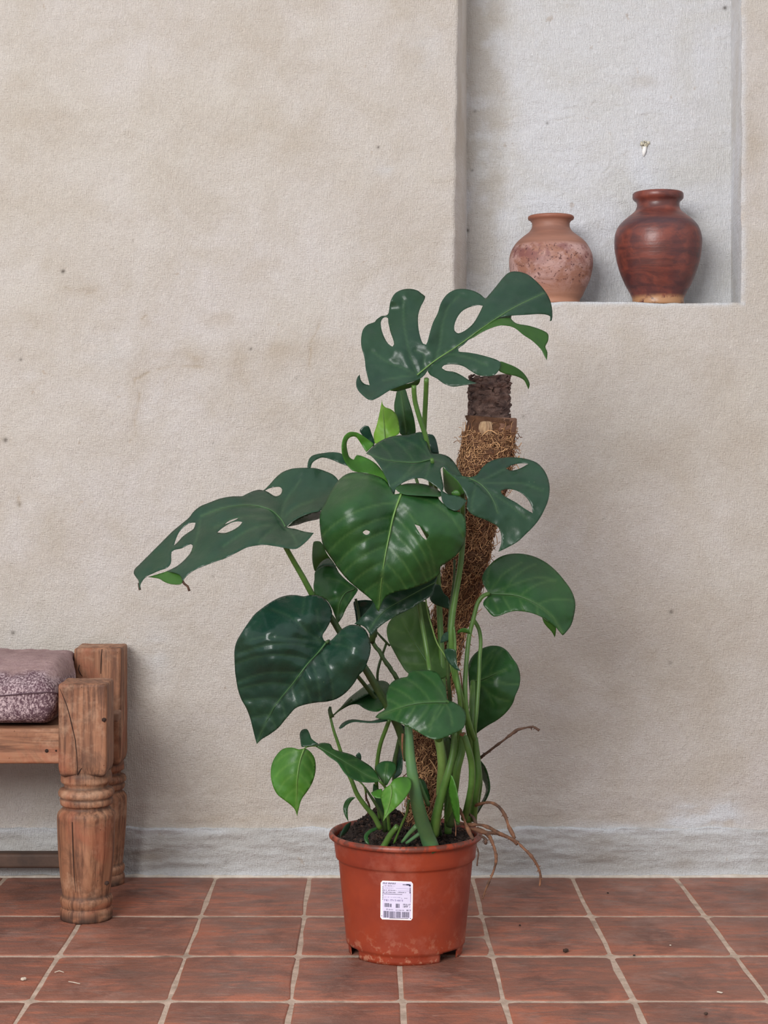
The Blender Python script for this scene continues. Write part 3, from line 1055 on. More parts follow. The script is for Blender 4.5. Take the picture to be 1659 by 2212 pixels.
groove('drying_crack', [c8(x, y, 3.3900) for x, y in ((440, 400), (470, 470), (505, 570), (530, 680), (553, 780), (563, 880), (567, 960), (568, 1030))], .0011, fl)
groove('drying_crack', [c8(x, y, 3.3905) for x, y in ((568, 1035), (585, 1005), (600, 985))], .0011, fl)
groove('drying_crack', [c8(x, y, 3.3845) for x, y in ((530, 1380), (533, 1500), (538, 1650), (546, 1780), (556, 1900))], .0009, fl)
groove('drying_crack', [c8(x, y, 3.6830) for x, y in ((750, 110), (745, 160), (742, 220), (741, 290))], .0012, bl)
groove('drying_crack', [c8(x, y, 3.6825) for x, y in ((585, 225), (577, 260), (590, 290), (605, 310))], .0009, bl)
for (x, y, D, r, par) in ((765, 628, 3.391, .0045, fl), (785, 1830, 3.395, .004, fl)):
    c = c8(x, y, D)
    v, f = tube_data([c + Vector((-.004, 0, 0)), c, c + Vector((.004, 0, .001))], [r * .5, r, r * .5], 10, .3, 3)
    a = Acc(); a.add(v, f)
    a.build('knot', M['crack'], par)


def plank(name, x0, x1, y0, y1, z0, z1, mat, seed, parent=bench, r=.006, darken=0.0):
    v, f = rounded_block(x0, x1, y0, y1, z0, z1, r, (30, 8, 10), .0012, seed, 45)
    me = mesh_np(name, v, f)
    set_attr(me, 'darken', np.full(len(v), darken))
    return link_mesh(name, me, mat, parent)


plank('front_rail', -1.83, -.590, -.392, -.345, .3065, .3755, M['wood_h'], 21)
plank('back_rail', -1.83, -.60, -.09, -.05, .3065, .3700, M['wood_h'], 22)
plank('side_rail', -.580, -.535, -.33, -.10, .3065, .3700, M['wood_d'], 23)
plank('side_rail', -1.87, -1.83, -.33, -.10, .3065, .3700, M['wood_d'], 24)
plank('seat_board', -1.82, -.600, -.36, -.07, .360, .3745, M['wood_h'], 25, darken=.3)
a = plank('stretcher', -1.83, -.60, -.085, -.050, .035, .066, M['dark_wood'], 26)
pg = c8(872, 600, 3.63)
v, f = rounded_block(pg.x - .012, pg.x + .0035, pg.y - .03, pg.y + .02, pg.z - .009, pg.z + .010, .004, (5, 5, 5), .001, 4, 90)
a = Acc(); a.add(v, f)
o = a.build('peg', M['bark_red'], bench)
o['label'] = 'worn wooden peg end'
for i, (x, y) in enumerate(((343, 857), (412, 856))):
    c = c8(x, y, 3.4075)
    v, f = tube_data([c + Vector((0, -.0012, 0)), c + Vector((0, .004, 0))], [.0035, .0035] if i == 0 else [.0018, .0018], 10)
    a = Acc(); a.add(v, f)
    a.build('nail_hole', M['crack'], bench)

# cushion: a soft box with a sagging, domed top and a seam
cushion = empty('cushion', (-1.2, -.22, .376), 'faded mauve woven seat cushion with pale flecks on the wooden bench', 'cushion')
x0, x1, y0, y1, z0, z1 = -1.80, -.606, -.395, -.050, .3765, .503
U_, W_ = np.meshgrid(np.linspace(-1, 1, 150), np.linspace(0, 2 * math.pi, 96, endpoint=False), indexing='ij')
# cross-section (y, z) superellipse, ends rounded in x
cs, sn = np.cos(W_), np.sin(W_)
pw = .42
yy = np.sign(cs) * np.abs(cs) ** pw
zz = np.sign(sn) * np.abs(sn) ** (pw * 1.05)
LX = (x1 - x0) / 2
tx = np.sign(U_) * (1 - (1 - np.abs(U_)) ** 1.6)
endd = (1 - np.abs(tx)) * LX
rr = .034
sh = np.where(endd < rr, np.sqrt(np.maximum(1 - (1 - endd / rr) ** 2, 0)), 1.0)
hy, hz = (y1 - y0) / 2, (z1 - z0) / 2
Yc = (y0 + y1) / 2 + yy * (hy - rr * (1 - sh))
Zc = (z0 + z1) / 2 + zz * (hz - .85 * hz * (1 - sh) ** 1.0)
Xc = (x0 + x1) / 2 + tx * LX
topm = np.clip(zz, 0, 1)
Zc = Zc + topm * (.005 * fbm(Xc * 7, Yc * 9, 3, 2) - .003) + .003 * fbm(Xc * 40, Yc * 30 + Zc * 40, 5, 3) * (zz > -.8)
Zc = Zc - .032 * np.clip((-.27 - Yc) / .125, 0, 1) * topm
Zc = np.maximum(Zc, .3778)
Xc = np.minimum(Xc, -.603 - .0175 * np.clip((Yc + .17) / .045, 0, 1))
Yc = np.minimum(Yc, -.022)
me = grid_mesh('cover', np.stack([Xc, Yc, Zc], -1), wrap=True)
tp = np.clip((Zc - .452) / .02, 0, 1) * np.clip((Yc + .375) / .06 + .2 * fbm(Xc * 30, Yc * 30, 2, 3), 0, 1)
set_attr(me, 'top', tp)
cv = link_mesh('cover', me, M['fabric'], cushion)
bpts = []
for i in range(150):
    t = i / 149
    x = x0 + .03 + (x1 - .012 - x0 - .03) * t
    bpts.append((x, -.3975 + .010 * max(0, (t - .985) / .015), .4495 - .004 * math.sin(t * 30) - .008 * t))
bpts += [(x1 + .0005, -.372, .4410), (x1 + .001, -.33, .4415)]
v, f = tube_data(bpts, np.full(len(bpts), .0014), 6)
a = Acc(); a.add(v, f)
a.build('seam', M['piping'], cushion)

# ------------------------------------------------------------------ two clay vases on the sill
def vase(name, uc, prof, mat, label, tilt=0, grp='clay vases in the wall niche'):
    D = 3.902
    c = P(uc, V0, D)
    s = F / D
    pts = [(r, H + (V0 - v) / s) for r, v in prof]
    zbase = NZ0 + .0005
    pts = [(0.0, zbase)] + [(pts[0][0] - .004, zbase)] + [(pts[0][0], zbase + .002)] + pts
    # inside
    rimr, rimz = pts[-1]
    wall_t = .006
    body = catmull(pts[2:], step=.004)
    inner = [(max(r - wall_t, .01), z - .001) for r, z in body[::-1] if z > NZ0 + .012][2:] + [(0, NZ0 + .012)]
    prof_all = [(0, zbase), (pts[1][0], zbase)] + [tuple(q) for q in body] + inner
    V = lathe(prof_all, c.x, c.y, 96, lambda R, Z, A: R * (1 + .004 * fbm(Z * 60 + 0 * A, np.cos(A) + 3, 3, 2) + .004 * np.sin(A * 2 + Z * 20)))
    n, m = V.shape[:2]
    me = grid_mesh(name, V, wrap=True, flip=True)
    o = link_mesh(name, me, mat)
    me.transform(Matrix.Translation((-c.x, -c.y, -zbase)))
    o.location = (c.x, c.y, zbase)
    tag(o, label, 'vase', grp)
    return o


k = 1 / 974.0 / 2.408
small = [(150 * k, 649), (163 * k, 640), (175 * k, 629), (190 * k, 616), (205 * k, 600), (214 * k, 583), (217 * k, 567), (213 * k, 551), (203 * k, 540), (199 * k, 537), (184 * k, 527),
         (166 * k, 519), (140 * k, 510), (115 * k, 502), (101 * k, 494), (97 * k, 486), (100 * k, 480), (108 * k, 476.5), (117 * k, 474.5), (120 * k, 471), (118 * k, 468), (112 * k, 466.5)]
big = [(133 * k, 647), (137 * k, 641), (152 * k, 628), (168 * k, 616), (183 * k, 602), (197 * k, 587), (208 * k, 572), (216 * k, 558), (222 * k, 543), (225 * k, 528), (224 * k, 514),
       (219 * k, 502), (208 * k, 491), (198 * k, 485), (180 * k, 477), (160 * k, 470), (136 * k, 462), (120 * k, 456), (112 * k, 449), (110 * k, 441), (113 * k, 436), (122 * k, 433.5), (130 * k, 430), (132 * k, 424),
       (131 * k, 419), (126 * k, 416.5), (120 * k, 416)]
vase('vase', 1190, small, M['vase_small'], 'shorter squat tan clay vase with speckled pinkish belly, left in the niche')
vase('vase', 1421.5, big, M['vase_big'], 'taller dark reddish brown clay vase, right in the niche')

# ------------------------------------------------------------------ the potted plant
PX, PY = (876 - U0) * 3.21 / F, 3.21 - D0
plant = empty('potted_plant', (PX, PY, 0), 'large leafy green split-leaf plant in a terracotta coloured plastic pot', 'plant')

# pot
prof = [(.1035, .0), (.1040, .006), (.1045, .012), (.1050, .0155), (.1080, .0180), (.1088, .022), (.1092, .030)]
for t in np.linspace(.1, 1, 12): prof.append((.1092 + (.1222 - .1092) * t, .030 + (.166 - .030) * t))
prof += [(.1230, .169), (.1262, .171), (.1275, .173), (.1280, .180), (.1295, .190), (.1305, .200), (.1310, .2045), (.1330, .2065), (.1375, .2068), (.1394, .2085), (.1398, .2115), (.1388, .2150), (.1365, .2172),
         (.1340, .2172), (.1315, .2155), (.1290, .208), (.1275, .195), (.1200, .166), (.1060, .030), (.1020, .024), (0, .024)]
A_ = 144
V = lathe(prof, PX, PY, A_)
n = V.shape[0]
mask = np.ones((n - 1, A_), bool)
for j in range(A_):
    ang = math.degrees(2 * math.pi * (j + .5) / A_)  # -90 deg faces the camera
    for (c, hw) in ((318, 12), (207, 9), (110, 10), (25, 10)):
        if abs(ang - c) < hw: mask[0:4 if abs(ang - c) < hw * .8 else 3, j] = False
me = grid_mesh('pot', V, mask, wrap=True, flip=True)
for p in me.polygons:
    if .06 < p.center.z < .15 and math.hypot(p.center.x - PX, p.center.y - PY) > .112:
        if p.normal.x * (p.center.x - PX) + p.normal.y * (p.center.y - PY) < 0: me.flip_normals()
        break
pot = link_mesh('pot', me, M['pot'], plant)
pot['label'] = 'glossy brick-red plastic nursery pot with notched foot'
sol = pot.modifiers.new('skin', 'SOLIDIFY')
sol.thickness = .0016
sol.offset = -1


def on_pot(u, v, off=.0004):
    """point on the front of the pot under pixel (u, v)"""
    D = 3.1
    for _ in range(12):
        q = P(u, v, D)
        r = .1092 + (.1222 - .1092) * (q.z - .030) / .136 + off
        dx = q.x - PX
        D = PY - math.sqrt(max(r * r - dx * dx, 1e-8)) + D0
    return P(u, v, D)


def s2(x, y): return (810 + x / 16.59, 1890 + y / 16.59)   # sticker close-up to photograph pixels


def pot_patch(acc, x0, y0, x1, y1, off, mi=0, skew=True, nx=6, ny=2):
    P_ = []
    for i in range(nx + 1):
        for j in range(ny + 1):
            x, y = x0 + (x1 - x0) * i / nx, y0 + (y1 - y0) * j / ny
            if skew: y = y + (x - 750) * .035 + 0; x = x - (y - 900) * .010
            P_.append(on_pot(*s2(x, y), off))
    f = []
    for i in range(nx):
        for j in range(ny):
            a0 = i * (ny + 1) + j
            f.append((a0, a0 + 1, a0 + ny + 2, a0 + ny + 1))
    acc.add([tuple(p) for p in P_], f, mi)


stk = Acc()
# rounded-corner paper: outline rows
rows = []
NX, NY = 14, 18
for j in range(NY + 1):
    y = 222 + (1610 - 222) * j / NY
    e = min(y - 222, 1610 - y)
    ins = 0 if e > 60 else 60 - math.sqrt(max(0, 3600 - (60 - e) ** 2))
    rows.append([(200 + ins + (1355 - 200 - 2 * ins) * i / NX, y) for i in range(NX + 1)])
vs = []
for r_ in rows:
    for (x, y) in r_:
        y2 = y + (x - 750) * .035
        x2 = x - (y2 - 900) * .010
        vs.append(tuple(on_pot(*s2(x2, y2), .0005)))
fs = [(j * (NX + 1) + i, (j + 1) * (NX + 1) + i, (j + 1) * (NX + 1) + i + 1, j * (NX + 1) + i + 1) for j in range(NY) for i in range(NX)]
stk.add(vs, fs, 0)
st_o = stk.build('sticker', M['border'], pot)
st_o['label'] = 'small white price sticker with barcode print'
fld = Acc()
pot_patch(fld, 262, 262, 1300, 1560, .00065, nx=12, ny=8)
fld.build('sticker_panel', M['sticker'], plant)['label'] = 'pale lilac printed panel of the sticker'
ink = Acc()
rg = random.Random(11)


def textline(x0, x1, y, h, mi=0, fill=.8, gap=.25):
    x = x0
    while x < x1:
        wdt = rg.uniform(.45, 1.1) * h * .62
        if rg.random() < .13: x += h * .5
        if rg.random() < fill:
            kind = rg.random()
            if kind < .35: pot_patch(ink, x, y, x + wdt * .38, y + h, .0009, mi, nx=1, ny=1)
            elif kind < .75:
                pot_patch(ink, x, y, x + wdt, y + h * .3, .0009, mi, nx=1, ny=1)
                pot_patch(ink, x, y, x + wdt * .35, y + h, .0009, mi, nx=1, ny=1)
            else:
                pot_patch(ink, x, y + h * .35, x + wdt, y + h * .65, .0009, mi, nx=1, ny=1)
                pot_patch(ink, x + wdt * .6, y, x + wdt, y + h, .0009, mi, nx=1, ny=1)
        x += wdt + h * gap * .5


textline(280, 720, 288, 55, fill=1, gap=.12)
textline(300, 600, 385, 34); textline(620, 700, 395, 20, 1)
textline(310, 660, 470, 20, 1)
textline(300, 740, 545, 34); textline(285, 740, 615, 36, fill=1)
textline(790, 1080, 605, 38, fill=1, gap=.12)
pot_patch(ink, 310, 685, 975, 700, .0009, 0, nx=6, ny=1)
textline(320, 900, 795, 24, 1); textline(940, 1160, 815, 26)
textline(330, 1000, 880, 70, 1, fill=.95)
pot_patch(ink, 740, 480, 1240, 486, .0009, 1); pot_patch(ink, 800, 560, 1240, 566, .0009, 1)
pot_patch(ink, 985, 330, 1130, 352, .0009, 0); pot_patch(ink, 1120, 315, 1240, 362, .0009, 0); pot_patch(ink, 1215, 330, 1275, 395, .0009, 0)
for y in (440, 480, 520, 555, 590, 620): pot_patch(ink, 1240, y, 1275, y + 26, .0009, 0, nx=1, ny=1)
for y in range(430, 920, 62): pot_patch(ink, 268, y, 290, y + 34, .0009, 0, nx=1, ny=1)
pot_patch(ink, 1270, 650, 1280, 960, .0009, 1, nx=1, ny=4)


def bars(x0, x1, y0, y1, lo=6, hi=24):
    x = x0
    while x < x1:
        b = rg.uniform(lo, hi)
        pot_patch(ink, x, y0, min(x + b, x1), y1, .0009, 0, nx=1, ny=2)
        x += b + rg.uniform(lo, hi * .8)


bars(340, 500, 1020, 1160); bars(530, 600, 1040, 1160); bars(750, 880, 1030, 1180)
textline(1010, 1170, 1030, 60, fill=1); textline(1200, 1275, 1025, 60, fill=1); textline(1010, 1170, 1100, 62, fill=1); textline(1215, 1260, 1120, 36)
textline(410, 490, 1225, 42, fill=1); textline(520, 660, 1230, 40, fill=1); textline(750, 1040, 1245, 34); textline(1130, 1285, 1230, 52, fill=1, gap=.12)
bars(320, 490, 1300, 1540, 8, 26); bars(520, 720, 1310, 1540, 7, 22); bars(745, 940, 1310, 1530, 7, 20); bars(975, 1230, 1315, 1520, 8, 26)
pot_patch(ink, 520, 1545, 1200, 1560, .0009, 0)
pot_patch(ink, 235, 1470, 262, 1495, .0009, 0, nx=1, ny=1); pot_patch(ink, 1265, 1535, 1295, 1560, .0009, 0, nx=1, ny=1)
io = ink.build('sticker_print', [M['ink'], M['ink_soft']], plant, smooth=False)
for nm in ('sticker_print', 'sticker_panel'):
    o_ = bpy.data.objects[nm]
    o_.parent = st_o          # both are sub-parts lying on the paper of the pot's sticker
# (pot and sticker share the plant's origin, so no offset changes)

# soil
rs = np.linspace(0, 1, 34)[:, None]
as_ = np.linspace(0, 2 * math.pi, 90, endpoint=False)[None, :]
RX, RY = rs * .1285 * np.cos(as_), rs * .1285 * np.sin(as_)


def soil_z(x, y):
    r = np.hypot(x, y) / .1285
    z = .2015 + .034 * np.clip(1 - r, 0, 1) ** .8
    z = z + .030 * np.exp(-(((x + .045) / .04) ** 2 + ((y - .03) / .045) ** 2)) - .01 * np.exp(-(((x - .06) / .04) ** 2 + ((y + .05) / .04) ** 2))
    return z


ZS = soil_z(RX, RY) + .0045 * fbm(RX * 90, RY * 90, 4, 4, .7)
me = grid_mesh('soil', np.stack([PX + RX, PY + RY, ZS], -1), wrap=True)
soil = link_mesh('soil', me, M['soil'], plant)
soil['kind'] = 'stuff'
fix_dir(soil, (0, -1, 3))
a = Acc()
for i in range(2200):
    r, th = .124 * math.sqrt(RNG.random()), RNG.uniform(0, 2 * math.pi)
    x, y = r * math.cos(th), r * math.sin(th)
    z = float(soil_z(np.array(x), np.array(y))) + RNG.uniform(-.001, .0035)
    s = RNG.uniform(.0012, .0048)
    v, f = box_data(-s, s, -s * .6, s * .6, -s * .35, s * .35)
    rot = Matrix.Rotation(RNG.uniform(0, 6.3), 3, 'Z') @ Matrix.Rotation(RNG.uniform(-.9, .9), 3, 'X') @ Matrix.Rotation(RNG.uniform(-.9, .9), 3, 'Y')
    v = [tuple(rot @ Vector(q) * RNG.uniform(.8, 1.2) + Vector((PX + x, PY + y, z))) for q in v]
    a.add(v, f, int(RNG.random() < .22))
o = a.build('soil_chips', [M['soil'], M['chip']], plant, smooth=False)
o['kind'] = 'stuff'

# ------------------------------------------------------------------ leaves
CR = {1: (740, 570, 3.1904), 2: (640, 850, 2.6758), 3: (270, 970, 3.318), 4: (480, 1180, 4.1475), 5: (800, 1170, 3.6065),
      6: (570, 1480, 2.6333), 7: (680, 1720, 3.1904), 8: (880, 1100, 5.529), 0: (0, 0, 1)}


def T(c, pts):
    ox, oy, s = CR[c]
    return [(ox + p[0] / s, oy + p[1] / s) + tuple(p[2:]) for p in pts]


def tps(ctrl):
    c = np.array(ctrl, float)
    xy, d = c[:, :2] / 100, c[:, 2]
    n = len(c)
    r = np.linalg.norm(xy[:, None] - xy[None], axis=-1)
    K = np.where(r > 0, r * r * np.log(r + 1e-12), 0) + np.eye(n) * .02
    Pm = np.c_[np.ones(n), xy]
    A = np.zeros((n + 3, n + 3))
    A[:n, :n] = K
    A[:n, n:] = Pm
    A[n:, :n] = Pm.T
    b = np.r_[d, 0, 0, 0]
    try: w_ = np.linalg.solve(A + np.eye(n + 3) * 1e-9, b)
    except Exception: w_ = np.linalg.lstsq(A, b, rcond=None)[0]

    def fn(q):
        q = np.asarray(q, float)[:, :2] / 100
        r = np.linalg.norm(q[:, None] - xy[None], axis=-1)
        return np.where(r > 0, r * r * np.log(r + 1e-12), 0) @ w_[:n] + w_[n] + q @ w_[n + 1:]
    return fn


def inside(poly, q):
    x, y = q[:, 0], q[:, 1]
    r = np.zeros(len(q), bool)
    n = len(poly)
    j = n - 1
    for i in range(n):
        xi, yi, xj, yj = poly[i][0], poly[i][1], poly[j][0], poly[j][1]
        if yi != yj:
            c = ((yi > y) != (yj > y)) & (x < (xj - xi) * (y - yi) / (yj - yi) + xi)
            r ^= c
        j = i
    return r


def pdist(q, poly, closed=False):
    p = np.array(poly, float)[:, :2]
    if closed: p = np.r_[p, p[:1]]
    d = np.full(len(q), 1e9)
    for a_, b_ in zip(p[:-1], p[1:]):
        e = b_ - a_
        t = np.clip(((q - a_) @ e) / (e @ e + 1e-9), 0, 1)
        d = np.minimum(d, np.linalg.norm(q - a_ - t[:, None] * e, axis=1))
    return d


def laterals(mid, spec, length, sides=(1, -1)):
    """curved side veins springing from the midrib (pixel space)"""
    m = catmull(mid, step=4)
    out = []
    tot = len(m)
    for sgn in sides:
        for t in spec:
            i = min(int(t * tot), tot - 3)
            d = m[i + 2] - m[i]
            d = d / (np.linalg.norm(d) + 1e-9)
            ang = math.radians(68 - 18 * t) if t > .03 else math.radians(105)
            ln = length * (1.05 - .55 * t)
            p = m[i].copy()
            line = [p.copy()]
            base = math.atan2(d[1], d[0])
            for s_ in range(12):
                a2 = base + sgn * (ang - ang * .66 * (s_ / 11) ** 1.1)
                p = p + np.array([math.cos(a2), math.sin(a2)]) * ln / 12
                line.append(p.copy())
            out.append(np.array(line))
    return out


def patch_mesh(outline, holes, ctrl, D, step, veins, mid, quilt, wav=0.0, seed=0):
    ol = catmull(outline, True, step)
    hs = [catmull(h, True, min(step, 4)) for h in holes]
    lo, hi = ol.min(0), ol.max(0)
    gx = np.arange(lo[0], hi[0], step)
    gy = np.arange(lo[1], hi[1], step * .866)
    G = np.array([(x + (step / 2 if j % 2 else 0), y) for j, y in enumerate(gy) for x in gx])
    keep = inside(ol, G)
    G = G[keep]
    if len(G):
        G = G[pdist(G, ol, True) > step * .45]
    for h in hs:
        if len(G): G = G[~inside(h, G)]
        if len(G): G = G[pdist(G, h, True) > step * .4]
    pts = [Vector((float(p[0]), float(p[1]))) for p in ol]
    edges = [(i, (i + 1) % len(ol)) for i in range(len(ol))]
    for h in hs:
        b = len(pts)
        pts += [Vector((float(p[0]), float(p[1]))) for p in h]
        edges += [(b + i, b + (i + 1) % len(h)) for i in range(len(h))]
    pts += [Vector((float(p[0]), float(p[1]))) for p in G]
    vv, _, ff, _, _, _ = delaunay_2d_cdt(pts, edges, [], 0, 1e-5)
    q = np.array([(p.x, p.y) for p in vv])
    tri = np.array([f for f in ff if len(f) == 3])
    cen = q[tri].mean(1)
    ok = inside(ol, cen)
    for h in hs: ok &= ~inside(h, cen)
    tri = tri[ok]
    dep = tps(ctrl)(q) if len(ctrl) >= 3 else np.zeros(len(q))
    vein = np.zeros(len(q))
    if mid is not None:
        dm = pdist(q, catmull(mid, step=5))
        vein = np.maximum(vein, np.exp(-(dm / 3.0) ** 2))
        dep = dep + .0010 * np.exp(-(dm / 5) ** 2) + .5 * quilt * np.exp(-(dm / 20) ** 2)
    if veins:
        dv = np.full(len(q), 1e9)
        for l in veins: dv = np.minimum(dv, pdist(q, l))
        vein = np.maximum(vein, .55 * np.exp(-(dv / 2.3) ** 2))
        dep = dep + quilt * (.55 * np.exp(-(dv / 6.0) ** 2) + .75 * np.exp(-(dv / 17) ** 2))
    if wav:
        db = pdist(q, ol, True)
        dep = dep + wav * np.exp(-(db / 16) ** 2) * fbm(q[:, 0] / 28, q[:, 1] / 28, seed, 2)
    dep = dep + quilt * .8 * fbm(q[:, 0] / 26, q[:, 1] / 26, seed + 4, 2)
    if len(q) > 1500: dep = dep + .0045 * fbm(q[:, 0] / 62, q[:, 1] / 62, seed + 9, 2)
    DD = D + dep
    X3 = np.stack([(q[:, 0] - U0) * DD / F, DD - D0, H - (q[:, 1] - V0) * DD / F], -1)
    # orient toward the camera
    p0, p1, p2 = X3[tri[:, 0]], X3[tri[:, 1]], X3[tri[:, 2]]
    nrm = np.cross(p1 - p0, p2 - p0)
    to = np.array([0, -D0, H]) - p0
    fl_ = (nrm * to).sum(1) < 0
    tri[fl_] = tri[fl_][:, ::-1]
    return X3, [tuple(int(i) for i in t) for t in tri], vein


LCOUNT = [0]


def leaf(c, outline, ctrl, D, tint='L_dark', holes=(), mid=None, lat=(0, .08, .2, .33, .46, .6, .75), latlen=None, folds=(), step=5.0, quilt=.0018,
         rib='rib', extra=(), wav=.003, label=None, ribr=.0013, name='leaf', latsides=(1, -1)):
    LCOUNT[0] += 1
    seed = LCOUNT[0] * 3
    ol = T(c, outline)
    ct = [tuple(p) for p in T(c, ctrl)]
    md = T(c, mid) if mid else None
    vs_ = []
    if md is not None:
        arr = np.array(ol)[:, :2]
        ext = np.linalg.norm(arr.max(0) - arr.min(0))
        vs_ = laterals(md, lat, latlen or ext * .38, latsides)
    for e in extra: vs_.append(catmull(T(c, e), step=5))
    acc = Acc()
    hs = [T(c, h) for h in holes]
    X3, tr, vein = patch_mesh(ol, hs, ct, D, step, vs_, md, quilt, wav, seed)
    acc.add(X3, tr, 0)
    vein_all = list(vein)
    under = M['L_under'] if tint != 'L_under' else M['L_dark']
    for fo in folds:
        po, pc = fo[0], fo[1]
        mi = fo[2] if len(fo) > 2 else 1
        X4, tr4, ve4 = patch_mesh(T(c, po), [], [tuple(p) for p in T(c, pc)], D, min(step, 4), [], None, .0004, 0, seed + 1)
        acc.add(X4, tr4, mi)
        vein_all += list(ve4)
    me = mesh_np(name, np.concatenate(acc.v), acc.f)
    set_attr(me, 'vein', vein_all)
    o = link_mesh(name, me, [M[tint], under, M[tint]], plant)
    me.polygons.foreach_set('material_index', acc.m)
    sm = o.modifiers.new('thickness', 'SOLIDIFY')
    sm.thickness = .0007
    sm.offset = -1
    sm.material_offset = 1
    if label: o['label'] = label
    if md is not None:
        mm = catmull(md, step=6)
        d = tps(ct)(mm) if len(ct) >= 3 else np.zeros(len(mm))
        p3 = [P(x, y, D + dd - .0001) for (x, y), dd in zip(mm[:, :2], d)]
        n = len(p3)
        rad = [ribr * (.12 + .88 * (1 - i / (n - 1)) ** 1.3) for i in range(n)]
        v, f = tube_data(p3, rad, 7)
        a2 = Acc(); a2.add(v, f)
        a2.build('midrib', M[rib], o)
    return o


def stem(c, pts, w0, w1, mat='stem', name='petiole', label=None, bump=0.02, parent=None, taper=1.0):
    """pts (x, y, D) in crop coordinates; w0, w1 widths in crop pixels at the two ends"""
    ox, oy, s = CR[c]
    pp = catmull([(ox + x / s, oy + y / s, D * 1.0) for x, y, D in pts], step=7)
    p3 = [P(x, y, D) for x, y, D in pp]
    n = len(p3)
    rad = [((w0 + (w1 - w0) * (i / (n - 1)) ** taper) / s / 2) * pp[i][2] / F for i in range(n)]
    v, f = tube_data(p3, rad, 12, bump, len(bpy.data.objects))
    a2 = Acc(); a2.add(v, f)
    o = a2.build(name, M[mat], parent or plant)
    if label: o['label'] = label
    return o


# --- top split leaf
leaf(1, [(118, 762), (104, 778), (94, 812), (102, 860), (140, 905), (190, 938), (235, 925), (285, 895), (330, 868), (375, 850), (440, 825), (520, 797), (562, 768), (585, 735), (600, 762), (650, 790), (700, 825),
         (760, 845), (820, 838), (880, 829), (925, 822), (870, 800), (820, 768), (770, 745), (710, 735), (682, 715), (700, 697), (760, 690), (830, 704), (880, 735), (930, 765), (985, 773), (1040, 768), (1075, 735),
         (1090, 682), (1060, 660), (1000, 640), (920, 620), (860, 610), (800, 604), (797, 585), (838, 552), (870, 520), (940, 460), (1000, 420), (1080, 372), (1160, 356), (1260, 350), (1340, 345), (1400, 349), (1432, 362),
         (1428, 395), (1442, 390), (1446, 330), (1430, 250), (1390, 180), (1330, 115), (1270, 70), (1200, 52), (1150, 58), (1110, 90), (1070, 140), (1020, 200), (984, 238), (950, 210), (900, 185), (830, 172), (770, 180),
         (720, 210), (680, 265), (655, 340), (625, 400), (605, 460), (590, 520), (575, 556), (555, 550), (535, 500), (522, 430), (522, 350), (540, 290), (560, 255), (570, 225), (545, 205), (520, 185), (470, 172), (410, 178),
         (360, 205), (330, 260), (316, 340), (300, 356), (270, 359), (232, 385), (222, 400), (170, 420), (140, 455), (128, 510), (130, 570), (150, 640), (160, 720), (178, 800), (186, 836), (150, 826), (126, 800)],
     [(515, 765, 0), (800, 570, .012), (600, 450, .03), (440, 180, .085), (830, 175, .095), (1200, 55, .12), (1440, 370, .07), (1100, 300, .05), (140, 500, .04), (250, 650, .012), (190, 840, -.012), (190, 938, -.055), (100, 800, -.02),
      (400, 840, -.03), (1080, 700, -.045), (900, 640, -.02), (920, 822, -.05), (700, 760, -.02), (430, 500, .022), (1350, 200, .08), (320, 450, .05), (690, 350, .06)],
     3.10, 'L_dark',
     holes=[[(966, 287), (930, 283), (880, 295), (830, 320), (795, 360), (772, 415), (772, 458), (797, 478), (850, 455), (900, 410), (940, 345)],
            [(300, 366), (278, 372), (264, 400), (266, 440), (283, 495), (312, 547), (343, 570), (354, 556), (348, 520), (330, 470), (316, 405), (312, 372)]],
     mid=[(515, 765), (640, 665), (800, 560), (930, 465), (1060, 375), (1200, 290), (1390, 200)], lat=(), extra=[[(515, 765), (470, 650), (440, 520), (420, 380), (420, 250)], [(640, 660), (670, 560), (685, 430), (730, 300), (800, 220)],
     [(515, 765), (420, 720), (300, 670), (200, 600)], [(515, 765), (400, 780), (280, 800)], [(700, 620), (850, 640), (1000, 700)], [(560, 730), (560, 620), (500, 600)]],
     folds=[([(865, 523), (940, 458), (1010, 408), (1080, 372), (1165, 357), (1162, 378), (1200, 410), (1280, 425), (1360, 450), (1415, 482), (1417, 530), (1398, 570), (1412, 610), (1408, 662), (1390, 630), (1370, 590),
              (1310, 530), (1250, 490), (1180, 437), (1100, 422), (1040, 435), (960, 470), (900, 507)],
             [(865, 523, .02), (1080, 372, .045), (1165, 358, .055), (1100, 430, .0), (1400, 480, .05), (1408, 660, .02), (1250, 490, .02)]),
            ([(1088, 672), (1130, 685), (1190, 710), (1240, 745), (1275, 790), (1290, 830), (1282, 864), (1270, 835), (1250, 800), (1200, 775), (1130, 760), (1085, 742), (1074, 730)],
             [(1088, 672, -.044), (1075, 735, -.048), (1200, 740, -.02), (1285, 860, .0)]),
            ([(325, 872), (400, 840), (470, 822), (537, 793), (524, 830), (480, 850), (420, 868), (370, 879)], [(330, 870, -.036), (535, 795, -.004), (480, 850, .0), (370, 878, -.02), (430, 830, -.02)])],
     label='large deeply split topmost leaf, dark glossy green', step=4.6, quilt=.0042, ribr=.0013)
